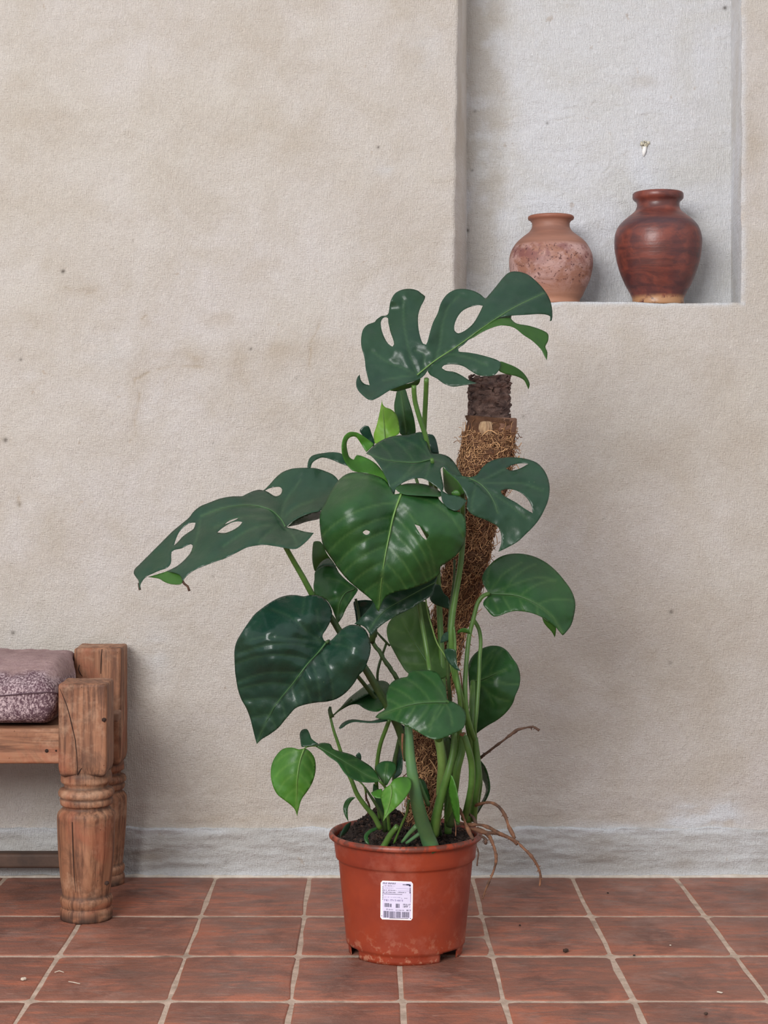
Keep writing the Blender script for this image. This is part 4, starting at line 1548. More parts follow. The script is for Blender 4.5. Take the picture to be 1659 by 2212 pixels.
# --- upright leaves just under it
leaf(1, [(380, 872), (430, 862), (450, 920), (475, 1000), (495, 1080), (503, 1168), (470, 1180), (400, 1175), (368, 1060), (355, 985), (365, 920)], [(380, 870, .02), (500, 1165, 0), (400, 1175, 0), (430, 1000, -.014), (360, 980, .01)], 3.25,
     'L_mid', mid=[(440, 1170), (425, 1050), (405, 880)], rib='rib_dark', lat=(), step=4, label='upright dark leaf behind the petioles')
leaf(1, [(273, 932), (276, 965), (295, 988), (330, 1000), (365, 1030), (385, 1080), (391, 1165), (350, 1190), (280, 1220), (224, 1238), (214, 1180), (233, 1120), (250, 1050), (264, 980)],
     [(273, 930, .04), (300, 1100, 0), (385, 1100, .02), (215, 1200, .012), (340, 1190, -.01)], 3.17, 'L_bright', mid=[(290, 1230), (285, 1120), (276, 990)], lat=(.2, .5), step=4, label='bright lime green upright young leaf')
leaf(1, [(118, 1150), (148, 1118), (180, 1121), (200, 1170), (222, 1232), (212, 1262), (160, 1210)], [(118, 1150, 0), (180, 1120, 0), (215, 1250, .01)], 3.2, 'L_deep', step=4, lat=())
# --- curly leaf left of the centre
leaf(2, [(448, 292), (405, 258), (352, 226), (305, 224), (274, 255), (263, 318), (274, 375), (300, 420), (325, 445), (380, 458), (430, 470), (480, 488), (520, 520), (548, 555), (535, 500), (500, 450), (460, 405), (405, 372), (350, 356),
         (332, 382), (308, 368), (296, 330), (292, 285), (308, 256), (342, 250), (368, 280), (392, 318), (405, 338), (440, 305)],
     [(448, 292, .03), (305, 226, .0), (265, 320, -.02), (300, 420, -.01), (400, 420, 0), (545, 550, -.03), (350, 356, .02)], 3.12, 'L_fresh', step=4, lat=(), quilt=.001, label='narrow curled leaf looping upward')
leaf(2, [(64, 428), (72, 382), (95, 358), (150, 345), (215, 339), (268, 352), (290, 398), (302, 420), (258, 405), (200, 380), (150, 369), (112, 384), (92, 402), (82, 430)],
     [(64, 428, -.02), (95, 358, 0), (215, 340, .01), (302, 420, 0)], 3.19, 'L_dark', step=4, lat=(), quilt=.001)
leaf(2, [(752, 236), (790, 240), (810, 275), (824, 348), (785, 346), (765, 295)], [(752, 236, 0), (824, 348, 0), (780, 340, 0)], 3.2, 'L_deep', step=4, lat=())
# --- centre leaf seen from above
leaf(2, [(404, 346), (450, 300), (510, 262), (580, 243), (650, 238), (722, 223), (745, 255), (762, 305), (787, 345), (830, 348), (880, 365), (915, 400), (945, 450), (962, 478), (900, 468), (850, 421), (835, 435), (840, 480), (852, 540),
         (846, 566), (800, 530), (735, 491), (680, 491), (620, 513), (576, 548), (566, 590), (557, 604), (545, 562), (525, 500), (490, 430), (460, 388), (430, 358)],
     [(404, 346, .01), (650, 238, .075), (722, 223, .08), (790, 370, .03), (600, 340, .03), (480, 400, -.02), (558, 600, -.06), (680, 492, -.045), (846, 566, -.05), (850, 430, -.01), (960, 475, .0), (900, 400, .03)],
     3.05, 'L_dark', mid=[(787, 378), (700, 398), (600, 395), (500, 380), (415, 348)], lat=(.05, .3, .6), rib='rib_dark', extra=[[(787, 378), (740, 300), (715, 240)], [(787, 378), (690, 440), (600, 510)], [(787, 378), (860, 400), (940, 460)]],
     step=4.4, label='dark leaf at the centre seen from above')
# --- right leaf with slits
leaf(2, [(846, 424), (900, 462), (950, 474), (1010, 482), (1045, 468), (1075, 428), (1120, 392), (1190, 372), (1260, 369), (1330, 378), (1390, 400), (1430, 440), (1455, 490), (1465, 550), (1455, 620), (1430, 680), (1395, 740), (1340, 800),
         (1280, 855), (1220, 890), (1168, 914), (1184, 870), (1186, 820), (1165, 770), (1130, 748), (1080, 725), (1022, 702), (986, 662), (990, 610), (966, 560), (930, 504), (886, 466)],
     [(1010, 505, 0), (850, 425, .01), (1190, 372, .07), (1330, 380, .08), (1465, 550, .03), (1395, 740, -.01), (1168, 912, -.03), (1130, 748, -.02), (986, 660, -.03), (1150, 600, -.005), (1250, 500, .03)], 3.02, 'L_dark',
     holes=[[(1213, 432), (1250, 412), (1310, 402), (1342, 406), (1290, 434), (1240, 445)], [(1183, 562), (1220, 551), (1280, 563), (1330, 600), (1360, 650), (1367, 692), (1320, 665), (1270, 630), (1220, 602), (1190, 582)]],
     mid=[(1000, 490), (1060, 520), (1110, 570), (1145, 630), (1165, 690)], lat=(), rib='rib_dark', quilt=.0034, extra=[[(1040, 510), (1120, 480), (1200, 440), (1300, 420)], [(1040, 510), (1160, 520), (1300, 520), (1420, 560)], [(1090, 550), (1200, 620), (1330, 720)],
     [(1000, 490), (940, 478), (880, 455)], [(1040, 520), (1020, 600), (1010, 680)]],
     folds=[([(846, 424), (886, 466), (930, 504), (966, 560), (970, 578), (940, 592), (880, 582), (858, 560), (850, 500)], [(846, 424, .012), (966, 560, -.01), (880, 580, .05), (850, 500, .04)])], step=4.6, label='rounded dark leaf with two slits at the right')
leaf(2, [(834, 556), (880, 582), (930, 590), (986, 618), (962, 650), (930, 676), (880, 662), (846, 624)], [(834, 556, 0), (986, 618, 0), (930, 675, -.03), (846, 624, -.01)], 2.995, 'L_dark', step=4, lat=(), quilt=.001)
leaf(2, [(895, 575), (920, 556), (945, 568), (950, 592), (915, 596)], [(895, 575, 0), (945, 568, 0), (915, 596, 0)], 3.03, 'L_fresh', step=4, lat=())
# --- front centre leaf
leaf(2, [(168, 632), (182, 598), (210, 550), (245, 500), (290, 466), (340, 455), (400, 460), (470, 477), (512, 500), (545, 542), (562, 580), (610, 577), (700, 584), (800, 590), (845, 632), (900, 670), (950, 690), (976, 722), (981, 790),
         (975, 850), (958, 892), (920, 940), (860, 985), (836, 1000), (830, 1040), (780, 1082), (720, 1110), (640, 1134), (570, 1150), (520, 1175), (492, 1215), (478, 1262), (462, 1245), (452, 1215), (425, 1185), (370, 1140), (300, 1080),
         (240, 1010), (215, 972), (185, 930), (155, 880), (140, 800), (135, 720), (145, 670)],
     [(605, 580, 0), (560, 720, -.012), (520, 900, -.03), (475, 1260, .0), (300, 800, -.045), (150, 780, -.012), (240, 1010, .0), (780, 780, -.045), (980, 790, -.01), (830, 1040, -.0), (700, 980, -.04), (360, 980, -.04), (400, 560, -.01),
      (340, 457, .07), (250, 505, .05), (180, 620, .004), (540, 545, .03), (820, 600, .02), (480, 1170, -.012), (300, 620, -.034)], 2.97, 'L_mid',
     holes=[[(384, 802), (403, 789), (426, 798), (418, 815), (398, 816)], [(683, 756), (715, 768), (744, 800), (766, 820), (750, 846), (728, 828), (705, 795)]],
     mid=[(606, 582), (580, 650), (556, 730), (535, 830), (515, 930), (495, 1060), (476, 1250)], latlen=190,
     folds=[([(572, 548), (600, 530), (660, 519), (740, 524), (800, 545), (842, 576), (834, 594), (760, 592), (690, 588), (625, 582), (590, 566)], [(572, 548, .01), (660, 520, .05), (842, 576, .04), (834, 594, .012), (625, 582, .0), (720, 560, .02)], 0)],
     step=4.6, quilt=.0020, label='broad heart-shaped front leaf with two small holes', ribr=.002)
# --- left outstretched leaf
leaf(3, [(1532, 238), (1500, 190), (1440, 160), (1370, 138), (1290, 134), (1200, 140), (1130, 165), (1080, 205), (1040, 250), (990, 296), (960, 291), (910, 305), (850, 335), (760, 340), (680, 355), (600, 385), (540, 410), (490, 450),
         (460, 490), (400, 540), (340, 590), (280, 650), (210, 720), (150, 780), (100, 830), (70, 860), (62, 890), (80, 920), (97, 945), (98, 985), (106, 1008), (113, 962), (150, 915), (200, 890), (250, 868), (300, 850), (328, 815), (333, 735),
         (352, 722), (400, 712), (470, 680), (486, 692), (465, 750), (420, 800), (370, 840), (300, 875), (390, 900), (412, 945), (450, 900), (500, 865), (570, 835), (650, 805), (720, 780), (800, 740), (870, 705), (940, 690), (1000, 685),
         (1080, 695), (1150, 708), (1220, 715), (1265, 690), (1310, 650), (1352, 600), (1290, 592), (1220, 572), (1165, 562), (1160, 552), (1200, 520), (1270, 480), (1340, 455), (1400, 440), (1430, 400), (1480, 320)],
     [(1150, 555, 0), (1290, 135, .12), (1530, 240, .10), (1440, 380, .05), (1350, 600, -.06), (1220, 715, -.08), (1000, 500, 0), (850, 340, .07), (800, 740, -.085), (600, 600, -.02), (490, 450, .04), (400, 900, -.08), (280, 650, .03),
      (100, 900, -.01), (200, 800, .0), (1000, 690, -.08), (990, 296, .11)], 2.98, 'L_dark',
     holes=[[(660, 596), (700, 562), (760, 527), (810, 516), (842, 521), (820, 550), (770, 582), (710, 602)], [(708, 542), (750, 510), (816, 490), (800, 503), (745, 528)],
            [(1003, 296), (1040, 278), (1108, 270), (1126, 292), (1114, 325), (1080, 338), (1040, 318)],
            [(349, 692), (365, 640), (390, 590), (430, 550), (470, 528), (505, 527), (492, 570), (450, 600), (410, 630), (380, 665)]],
     mid=[(1148, 556), (1120, 505), (1050, 440), (960, 410), (850, 402), (700, 425), (545, 480)], lat=(),
     extra=[[(1120, 505), (960, 485), (820, 490), (640, 560)], [(1120, 540), (980, 550), (850, 600), (700, 700)], [(1120, 505), (1130, 430), (1180, 330), (1260, 220)], [(1120, 505), (1220, 420), (1350, 370)], [(1150, 560), (1200, 620), (1230, 680)],
            [(1120, 540), (1040, 590), (960, 670)], [(540, 500), (520, 620), (470, 760)]],
     folds=[([(165, 917), (240, 895), (300, 875), (370, 840), (420, 800), (465, 750), (440, 860), (412, 945), (400, 967), (340, 969), (290, 956), (240, 928)], [(165, 917, -.02), (465, 750, -.04), (400, 967, -.085), (300, 875, -.045)]),
            ([(845, 336), (910, 304), (962, 291), (992, 297), (1030, 310), (1065, 342), (1000, 348), (940, 345)], [(845, 336, .07), (992, 297, .11), (1065, 342, .09), (940, 345, .09)], 0),
            ([(1165, 558), (1220, 512), (1300, 468), (1400, 438), (1400, 495), (1300, 522), (1230, 545)], [(1165, 558, .005), (1400, 440, .05), (1400, 495, .09), (1230, 545, .05)], 0)],
     step=4.8, quilt=.0034, rib='rib_dark', label='wide leaf reaching far out to the left with cut-through slots', ribr=.0013)
a = Acc()
for pts in ([(412, 945, 2.90), (425, 965, 2.90), (450, 985, 2.90), (462, 1018, 2.90)], [(98, 960, 2.97), (103, 985, 2.97), (107, 1010, 2.97)]):
    pp = [P(270 + x / 3.318, 970 + y / 3.318, D) for x, y, D in pts]
    v, f = tube_data(catmull(pp, step=.004), np.linspace(.0018, .0022, len(catmull(pp, step=.004))), 8, .2, 3)
    a = Acc(); a.add(v, f)
    a.build('withered_tip', M['root_dark'], plant)
# --- left lower heart leaf
leaf(4, [(930, 857), (905, 830), (900, 795), (935, 740), (975, 660), (985, 590), (960, 520), (910, 465), (850, 440), (780, 438), (730, 448), (660, 437), (580, 440), (500, 465), (420, 510), (350, 560), (290, 610), (230, 690), (170, 780),
         (130, 850), (110, 930), (110, 1020), (115, 1120), (125, 1195), (140, 1280), (170, 1370), (215, 1450), (250, 1540), (270, 1620), (290, 1700), (310, 1772), (350, 1732), (420, 1690), (500, 1630), (560, 1560), (610, 1500), (660, 1450),
         (740, 1420), (850, 1400), (950, 1390), (1030, 1365), (1110, 1310), (1180, 1230), (1230, 1150), (1270, 1110), (1300, 1040), (1325, 960), (1331, 890), (1310, 800), (1275, 740), (1220, 710), (1150, 704), (1090, 730), (1040, 775),
         (980, 838), (950, 856)],
     [(930, 860, .012), (850, 960, 0), (640, 1220, -.015), (310, 1770, .03), (400, 800, -.045), (120, 900, .0), (140, 1250, .015), (450, 1100, -.03), (580, 440, .04), (740, 500, .012), (850, 440, .03), (980, 600, .03), (840, 620, -.008),
      (1200, 900, -.03), (1330, 890, .0), (1100, 1300, .0), (800, 1200, -.03), (1150, 705, .02), (560, 1560, .0)], 2.95, 'L_deep',
     mid=[(938, 852), (870, 940), (760, 1060), (640, 1220), (480, 1420), (380, 1600), (314, 1762)], lat=(.1, .22, .34, .47, .6, .74), latlen=190,
     extra=[[(920, 870), (780, 840), (600, 830), (400, 810), (250, 840)], [(920, 870), (780, 780), (640, 650), (450, 560)], [(900, 800), (860, 680), (850, 560)], [(930, 870), (1050, 880), (1200, 940)], [(940, 850), (1060, 800), (1180, 790)],
            [(720, 600), (730, 500), (740, 450)]],
     rib='rib_dark', step=4.4, quilt=.0030, label='big glossy blue-green heart-shaped leaf at the lower left', ribr=.0016)
# --- leaves behind it
leaf(4, [(826, 300), (830, 232), (870, 186), (940, 168), (1010, 176), (1050, 240), (1120, 310), (1200, 370), (1216, 392), (1160, 480), (1110, 560), (1072, 640), (1030, 697), (1018, 650), (1000, 600), (985, 560), (940, 490), (880, 450),
         (832, 432), (818, 350)], [(826, 300, .02), (1000, 180, .02), (1216, 392, .0), (1030, 697, -.02), (1000, 400, -.025), (880, 450, 0)], 3.07, 'L_mid', mid=[(1190, 380), (1100, 420), (1050, 520), (1030, 680)], rib='rib_dark', lat=(.1, .4),
     step=4, label='folded green leaf behind the front leaf')
leaf(4, [(840, 215), (870, 160), (910, 122), (955, 108), (995, 150), (1022, 178), (960, 166), (900, 172), (865, 190)], [(840, 215, .02), (955, 108, .03), (1022, 178, .0)], 3.06, 'L_dark', step=4, lat=())
leaf(4, [(820, -40), (880, -40), (940, 70), (1000, 150), (1020, 190), (900, 200), (830, 222), (810, 150), (806, 60)], [(820, -40, .02), (830, 220, .02), (1000, 150, 0), (900, 80, -.01)], 3.15, 'L_under', step=4, lat=(), label='lighter leaf underside behind the front leaf')
# --- dark leaf below the front leaf
leaf(0, [(944, 1246), (940, 1262), (933, 1284), (911, 1300), (883, 1317), (855, 1331), (831, 1345), (815, 1358), (801, 1373), (791, 1358), (779, 1350), (765, 1348), (781, 1332), (801, 1308), (822, 1275), (870, 1250), (920, 1232)],
     [(944, 1246, .0), (800, 1372, -.01), (765, 1348, .01), (870, 1260, .012), (870, 1324, -.006)], 3.04, 'L_dark', mid=[(940, 1258), (880, 1290), (830, 1320), (795, 1362)], rib='rib_dark', lat=(.2, .5), step=4.5, label='dark drooping leaf below the front leaf')
leaf(0, [(764, 1300), (790, 1296), (812, 1300), (800, 1330), (770, 1352), (768, 1330)], [(764, 1300, .0), (812, 1300, 0), (770, 1352, 0)], 3.14, 'L_deep', step=4, lat=())
# --- olive leaf at the back of the middle
leaf(5, [(420, 465), (455, 520), (475, 620), (510, 740), (560, 830), (590, 920), (628, 1012), (570, 1062), (400, 1064), (292, 1022), (230, 940), (180, 850), (140, 770), (127, 685), (150, 620), (210, 560), (300, 500)],
     [(420, 465, .03), (628, 1012, .0), (290, 1022, -.02), (127, 685, .03), (350, 780, 0), (510, 740, .02), (300, 500, .04)], 3.16, 'L_olive', mid=[(470, 990), (400, 870), (330, 760), (250, 600)], rib='rib_dark', lat=(.1, .4, .7), step=4.6,
     label='olive green leaf at the back of the middle')
# --- lower front leaf
leaf(5, [(180, 1085), (240, 1060), (290, 1050), (303, 1012), (380, 1000), (450, 1000), (520, 1020), (560, 1080), (590, 1150), (604, 1232), (650, 1250), (700, 1280), (738, 1320), (746, 1380), (726, 1450), (680, 1482), (600, 1515),
         (520, 1541), (460, 1530), (400, 1500), (340, 1465), (270, 1430), (200, 1400), (140, 1387), (80, 1382), (38, 1368), (62, 1340), (110, 1310), (130, 1280), (124, 1200), (148, 1120)],
     [(598, 1245, .0), (450, 1000, .07), (303, 1012, .06), (150, 1120, .04), (38, 1368, .02), (200, 1400, -.02), (400, 1500, -.04), (520, 1540, -.05), (740, 1350, .0), (400, 1250, -.01), (580, 1150, .03), (600, 1400, -.03)], 2.98, 'L_mid',
     mid=[(600, 1250), (510, 1250), (380, 1258), (240, 1290), (60, 1362)], lat=(.05, .25, .45, .65), rib='rib_dark', extra=[[(580, 1255), (620, 1330), (640, 1430)], [(560, 1255), (500, 1340), (460, 1480)]], step=4.4, quilt=.0022,
     label='rounded front leaf low in the middle')
# --- right kidney leaf
leaf(5, [(912, 385), (880, 330), (871, 280), (890, 230), (930, 180), (990, 130), (1060, 101), (1140, 92), (1220, 100), (1300, 125), (1380, 170), (1450, 230), (1510, 300), (1560, 370), (1590, 440), (1598, 500), (1586, 580), (1565, 650),
         (1530, 700), (1500, 730), (1480, 708), (1450, 670), (1400, 630), (1340, 590), (1270, 560), (1200, 545), (1130, 540), (1060, 555), (1010, 575), (960, 583), (930, 560), (900, 520), (879, 490), (885, 460), (918, 420)],
     [(925, 405, .0), (1140, 92, .07), (1400, 185, .07), (1598, 500, .02), (1500, 728, -.01), (1200, 420, -.015), (1130, 540, -.03), (960, 582, -.02), (930, 180, .03), (1350, 380, .0), (1340, 590, -.03)], 3.13, 'L_mid',
     mid=[(925, 405), (1000, 407), (1150, 422), (1300, 490), (1420, 590), (1498, 715)], lat=(.02, .15, .35, .55), extra=[[(925, 405), (960, 350), (1040, 250), (1180, 160)], [(925, 405), (960, 460), (1000, 540)], [(940, 405), (1100, 340), (1300, 280), (1450, 300)]],
     folds=[([(1338, 592), (1400, 632), (1445, 662), (1438, 748), (1412, 702), (1380, 668), (1352, 632)], [(1338, 592, -.02), (1445, 662, -.01), (1438, 748, .0)])], step=4.6, quilt=.002, rib='rib_dark', label='kidney-shaped leaf at the right arching over')
leaf(5, [(765, 960), (790, 900), (840, 850), (900, 820), (960, 810), (1020, 820), (1070, 855), (1110, 910), (1150, 970), (1168, 1050), (1160, 1130), (1130, 1200), (1110, 1260), (1060, 1330), (990, 1390), (920, 1430), (860, 1470),
         (818, 1503), (800, 1450), (790, 1370), (780, 1250), (766, 1080)],
     [(810, 1090, -.0), (960, 810, .02), (1168, 1050, -.01), (1060, 1330, -.02), (818, 1503, .0), (980, 1080, -.03), (765, 960, .02)], 3.24, 'L_mid', mid=[(800, 1090), (880, 1070), (960, 1035), (1060, 995)], lat=(.1, .5),
     extra=[[(820, 1090), (900, 1150), (960, 1280)], [(820, 1090), (880, 980), (960, 880)], [(860, 1080), (980, 1100), (1100, 1110)]], rib='rib_dark', step=4.6, label='oval leaf at the right behind the stems')
# --- small ones in the middle left
leaf(4, [(1002, 1508), (1060, 1445), (1130, 1365), (1210, 1300), (1290, 1245), (1400, 1205), (1460, 1208), (1502, 1245), (1490, 1350), (1462, 1430), (1400, 1478), (1330, 1475), (1270, 1450), (1215, 1415), (1150, 1420), (1080, 1455)],
     [(1002, 1508, .0), (1400, 1205, .06), (1502, 1245, .05), (1400, 1478, -.03), (1210, 1300, .03), (1250, 1400, -.01)], 3.07, 'L_mid',
     folds=[([(1002, 1508), (1060, 1446), (1130, 1366), (1210, 1301), (1290, 1246), (1400, 1206), (1380, 1290), (1300, 1330), (1180, 1390), (1080, 1450)], [(1002, 1508, -.004), (1400, 1206, .05), (1210, 1301, .02), (1300, 1330, -.004), (1080, 1450, -.012)], 0)],
     lat=(), step=4.4, quilt=.001)
leaf(4, [(1045, 1628), (1070, 1590), (1120, 1560), (1180, 1551), (1260, 1560), (1340, 1564), (1400, 1548), (1472, 1535), (1482, 1562), (1400, 1578), (1340, 1582), (1250, 1577), (1180, 1573), (1122, 1592), (1080, 1622), (1055, 1635)],
     [(1045, 1628, -.02), (1180, 1560, .0), (1480, 1550, .0), (1400, 1578, -.01)], 3.03, 'L_dark', lat=(), step=4, quilt=.0006)
leaf(5, [(500, 335), (540, 340), (570, 400), (610, 440), (622, 527), (560, 510), (490, 482), (462, 440), (478, 400)], [(500, 335, .02), (622, 527, 0), (462, 440, .02)], 3.12, 'L_dark', lat=(), step=4, quilt=.0008)
leaf(5, [(578, 842), (620, 834), (662, 850), (667, 920), (682, 980), (708, 1012), (660, 992), (610, 942), (583, 890)], [(578, 842, .01), (662, 850, 0), (708, 1012, -.01), (583, 890, .01)], 3.05, 'L_dark', lat=(), step=4, quilt=.0008)
leaf(5, [(545, 790), (556, 740), (580, 710), (618, 698), (618, 760), (575, 782)], [(545, 790, .01), (618, 698, 0), (618, 760, 0)], 3.08, 'L_dark', lat=(), step=4, quilt=.0006)
leaf(5, [(678, 700), (700, 682), (730, 674), (762, 684), (780, 722), (745, 712), (710, 706), (680, 720)], [(678, 700, .01), (780, 722, 0), (730, 674, 0)], 3.0, 'L_under', lat=(), step=4, quilt=.0006)
# --- low vine leaves
leaf(6, [(231, 360), (200, 365), (160, 355), (110, 362), (70, 400), (45, 450), (39, 510), (50, 570), (75, 620), (110, 650), (150, 680), (176, 708), (190, 748), (198, 705), (215, 650), (250, 600), (280, 545), (295, 480), (290, 420), (270, 385), (246, 364)],
     [(231, 360, 0), (170, 500, -.015), (190, 745, .0), (45, 480, .015), (293, 450, .015), (110, 362, .015)], 2.99, 'L_fresh', mid=[(228, 362), (205, 430), (190, 520), (186, 640), (190, 738)], lat=(.05, .2, .4, .6), step=4, quilt=.0012,
     label='small bright heart-shaped leaf hanging at the far lower left')
leaf(6, [(205, 272), (220, 252), (245, 250), (260, 275), (272, 305), (310, 333), (290, 342), (250, 346), (215, 351), (207, 310)], [(205, 272, .02), (245, 250, .02), (310, 333, 0), (215, 351, 0)], 3.0, 'L_dark', lat=(), step=4, quilt=.0008)
leaf(6, [(288, 345), (330, 328), (378, 335), (394, 362), (430, 375), (500, 395), (560, 430), (612, 465), (640, 500), (664, 543), (640, 550), (580, 553), (520, 540), (470, 510), (440, 470), (420, 440), (370, 405), (330, 370)],
     [(288, 345, 0), (394, 362, .02), (612, 465, .03), (660, 543, 0), (520, 540, -.02), (420, 440, -.01)], 3.0, 'L_mid', mid=[(300, 345), (400, 400), (500, 460), (600, 520), (655, 542)], rib='rib_dark', lat=(.2, .45, .7), latlen=30, step=4, quilt=.001)
leaf(6, [(632, 472), (660, 440), (700, 431), (740, 440), (752, 470), (735, 510), (716, 540), (700, 568), (688, 575), (665, 540), (645, 505)], [(632, 472, .02), (740, 440, .02), (688, 575, 0), (690, 500, 0)], 3.03, 'L_mid', mid=[(690, 570), (690, 520), (700, 450)],
     rib='rib_dark', lat=(.3,), latlen=20, step=4, quilt=.0008)
leaf(6, [(664, 622), (690, 586), (716, 566), (740, 536), (780, 522), (830, 529), (839, 570), (820, 620), (790, 660), (750, 700), (710, 735), (678, 775), (684, 720), (672, 670)], [(720, 568, 0), (750, 620, -.012), (678, 775, -.01), (839, 570, .01), (664, 622, .01)],
     2.985, 'L_fresh', mid=[(722, 568), (725, 620), (710, 690), (682, 765)], lat=(.05, .25, .5), latlen=30, step=4, quilt=.001, label='small fresh green leaf above the soil')
leaf(6, [(608, 612), (640, 595), (672, 590), (668, 642), (630, 638)], [(608, 612, 0), (672, 590, 0), (630, 638, -.01)], 3.01, 'L_fresh', lat=(), step=4)
leaf(6, [(522, 640), (490, 638), (462, 662), (451, 700), (460, 740), (482, 778), (477, 735), (479, 695), (500, 658)], [(522, 640, 0), (451, 700, 0), (482, 778, 0)], 3.1, 'L_mid', lat=(), step=4, quilt=.0005)
leaf(6, [(497, 778), (470, 793), (445, 830), (434, 866), (460, 850), (487, 815)], [(497, 778, 0), (434, 866, -.02), (487, 815, 0)], 3.12, 'L_dark', lat=(), step=4, quilt=.0005)
leaf(6, [(572, 850), (600, 822), (652, 803), (645, 820), (608, 840), (592, 862), (603, 906), (580, 898), (570, 872)], [(572, 850, 0), (652, 803, .02), (603, 906, -.01)], 3.09, 'L_mid', lat=(), step=4, quilt=.0005)
leaf(6, [(1228, 425), (1260, 468), (1280, 530), (1286, 590), (1270, 640), (1240, 690), (1208, 745), (1214, 700), (1245, 650), (1262, 600), (1255, 560), (1235, 520), (1222, 470)], [(1228, 425, 0), (1286, 590, -.02), (1208, 745, 0), (1255, 560, .01)], 3.2,
     'L_mid', lat=(), step=4, quilt=.0006)
leaf(6, [(788, 275), (802, 300), (790, 400), (782, 500), (742, 535), (730, 450), (745, 370), (768, 310)], [(788, 275, 0), (742, 535, 0), (730, 450, .01), (790, 400, 0)], 3.16, 'L_dark', lat=(), step=4, quilt=.0006)
leaf(6, [(742, 198), (800, 235), (812, 262), (790, 292), (768, 262)], [(742, 198, .01), (800, 235, 0), (790, 292, 0)], 3.1, 'L_dark', lat=(), step=4)
leaf(6, [(522, 400), (540, 383), (552, 395), (554, 425), (535, 418)], [(522, 400, 0), (552, 395, 0), (535, 418, 0)], 3.06, 'L_dark', lat=(), step=4)
# grey-green sheath leaves in the lower stems
leaf(6, [(1050, 500), (1072, 520), (1098, 600), (1112, 700), (1112, 785), (1092, 775), (1070, 700), (1048, 600)], [(1050, 500, 0), (1112, 785, 0), (1048, 600, .01)], 3.06, 'L_fresh', lat=(), step=4, quilt=.0006)
leaf(6, [(885, 530), (915, 545), (935, 600), (945, 650), (920, 670), (895, 600)], [(885, 530, .01), (945, 650, 0), (895, 600, 0)], 3.14, 'L_mid', lat=(), step=4)
leaf(6, [(625, 560), (660, 600), (680, 690), (690, 760), (655, 690), (622, 620)], [(625, 560, .01), (690, 760, 0), (622, 620, 0)], 3.1, 'L_mid', lat=(), step=4)

# ------------------------------------------------------------------ petioles and stems
stem(1, [(492, 838, 3.085), (492, 880, 3.09), (502, 960, 3.10), (540, 1090, 3.11), (578, 1210, 3.12), (600, 1400, 3.14)], 34, 34)
stem(1, [(578, 792, 3.10), (574, 900, 3.12), (566, 1060, 3.14), (562, 1180, 3.15), (575, 1400, 3.16)], 34, 34)
# their lower run behind the leaves down to the soil
stem(0, [(928, 1005, 3.15), (940, 1150, 3.17), (950, 1330, 3.17), (958, 1500, 3.16), (965, 1650, 3.15), (968, 1800, 3.16)], 11, 16)
stem(0, [(999, 1060, 3.05), (999, 1170, 3.07), (994, 1225, 3.07), (984, 1286, 3.07), (977, 1336, 3.07), (975, 1378, 3.07), (980, 1433, 3.08), (991, 1489, 3.09), (1010, 1558, 3.11), (1022, 1640, 3.13), (1025, 1700, 3.14), (1012, 1775, 3.16)], 12, 15)
stem(5, [(655, 140, 3.10), (652, 300, 3.10), (628, 480, 3.10), (615, 620, 3.09), (608, 800, 3.09), (604, 1000, 3.10), (620, 1230, 3.11), (640, 1500, 3.12), (650, 1900, 3.14)], 18, 40, 'stem_dark')
stem(5, [(650, 660, 3.06), (660, 760, 3.06), (662, 900, 3.06), (672, 1050, 3.07), (690, 1180, 3.07), (700, 1300, 3.08), (690, 1500, 3.1), (640, 1800, 3.12)], 16, 52, 'stem')
stem(5, [(926, 405, 3.125), (880, 422, 3.12), (838, 475, 3.12), (806, 590, 3.12), (770, 740, 3.12), (748, 950, 3.11), (738, 1150, 3.10), (752, 1330, 3.10), (790, 1480, 3.11), (830, 1620, 3.13), (838, 1800, 3.15), (810, 2000, 3.16)], 32, 44)
stem(5, [(800, 600, 3.16), (845, 680, 3.16), (860, 780, 3.15), (852, 900, 3.14), (844, 1100, 3.13), (828, 1330, 3.12), (815, 1480, 3.12), (830, 1640, 3.14), (860, 1850, 3.16), (840, 2030, 3.17)], 30, 30)
stem(5, [(376, 470, 3.12), (400, 620, 3.12), (425, 760, 3.11), (448, 900, 3.10), (468, 1030, 3.08), (520, 1250, 3.12), (560, 1600, 3.15)], 34, 42, 'stem')
stem(5, [(430, 440, 3.13), (450, 560, 3.13), (478, 660, 3.12), (520, 790, 3.12), (570, 870, 3.12), (620, 960, 3.13), (650, 1100, 3.15)], 12, 10, 'stem_pale')
stem(5, [(800, 1090, 3.2), (798, 1180, 3.18), (794, 1290, 3.17), (790, 1370, 3.16), (800, 1600, 3.16)], 44, 40, 'stem')
stem(5, [(782, 1120, 3.15), (775, 1220, 3.14), (768, 1300, 3.13)], 10, 6, 'stem_pale')  # thin pale tube added as a painted highlight beside the stem above
stem(5, [(700, 1020, 3.12), (712, 1100, 3.12), (725, 1250, 3.12), (740, 1400, 3.13)], 10, 16, 'root')
stem(3, [(1150, 700, 2.93), (1200, 790, 2.96), (1270, 910, 2.98), (1350, 1060, 3.0)], 36, 44, 'stem')
stem(0, [(677, 1290, 3.0), (717, 1337, 3.02), (733, 1363, 3.02), (760, 1405, 3.03), (786, 1440, 3.03), (817, 1491, 3.04), (835, 1522, 3.05), (862, 1575, 3.08), (880, 1640, 3.1)], 13, 19, 'stem_dark')
stem(4, [(938, 858, 2.955), (955, 850, 2.99), (960, 900, 3.02), (1050, 1000, 3.04), (1200, 1150, 3.05), (1400, 1400, 3.08)], 30, 40, 'stem_dark')
stem(4, [(1340, 850, 3.1), (1400, 935, 3.1), (1460, 1030, 3.1), (1520, 1120, 3.1), (1575, 1200, 3.1)], 34, 40, 'stem_dark', bump=.35)
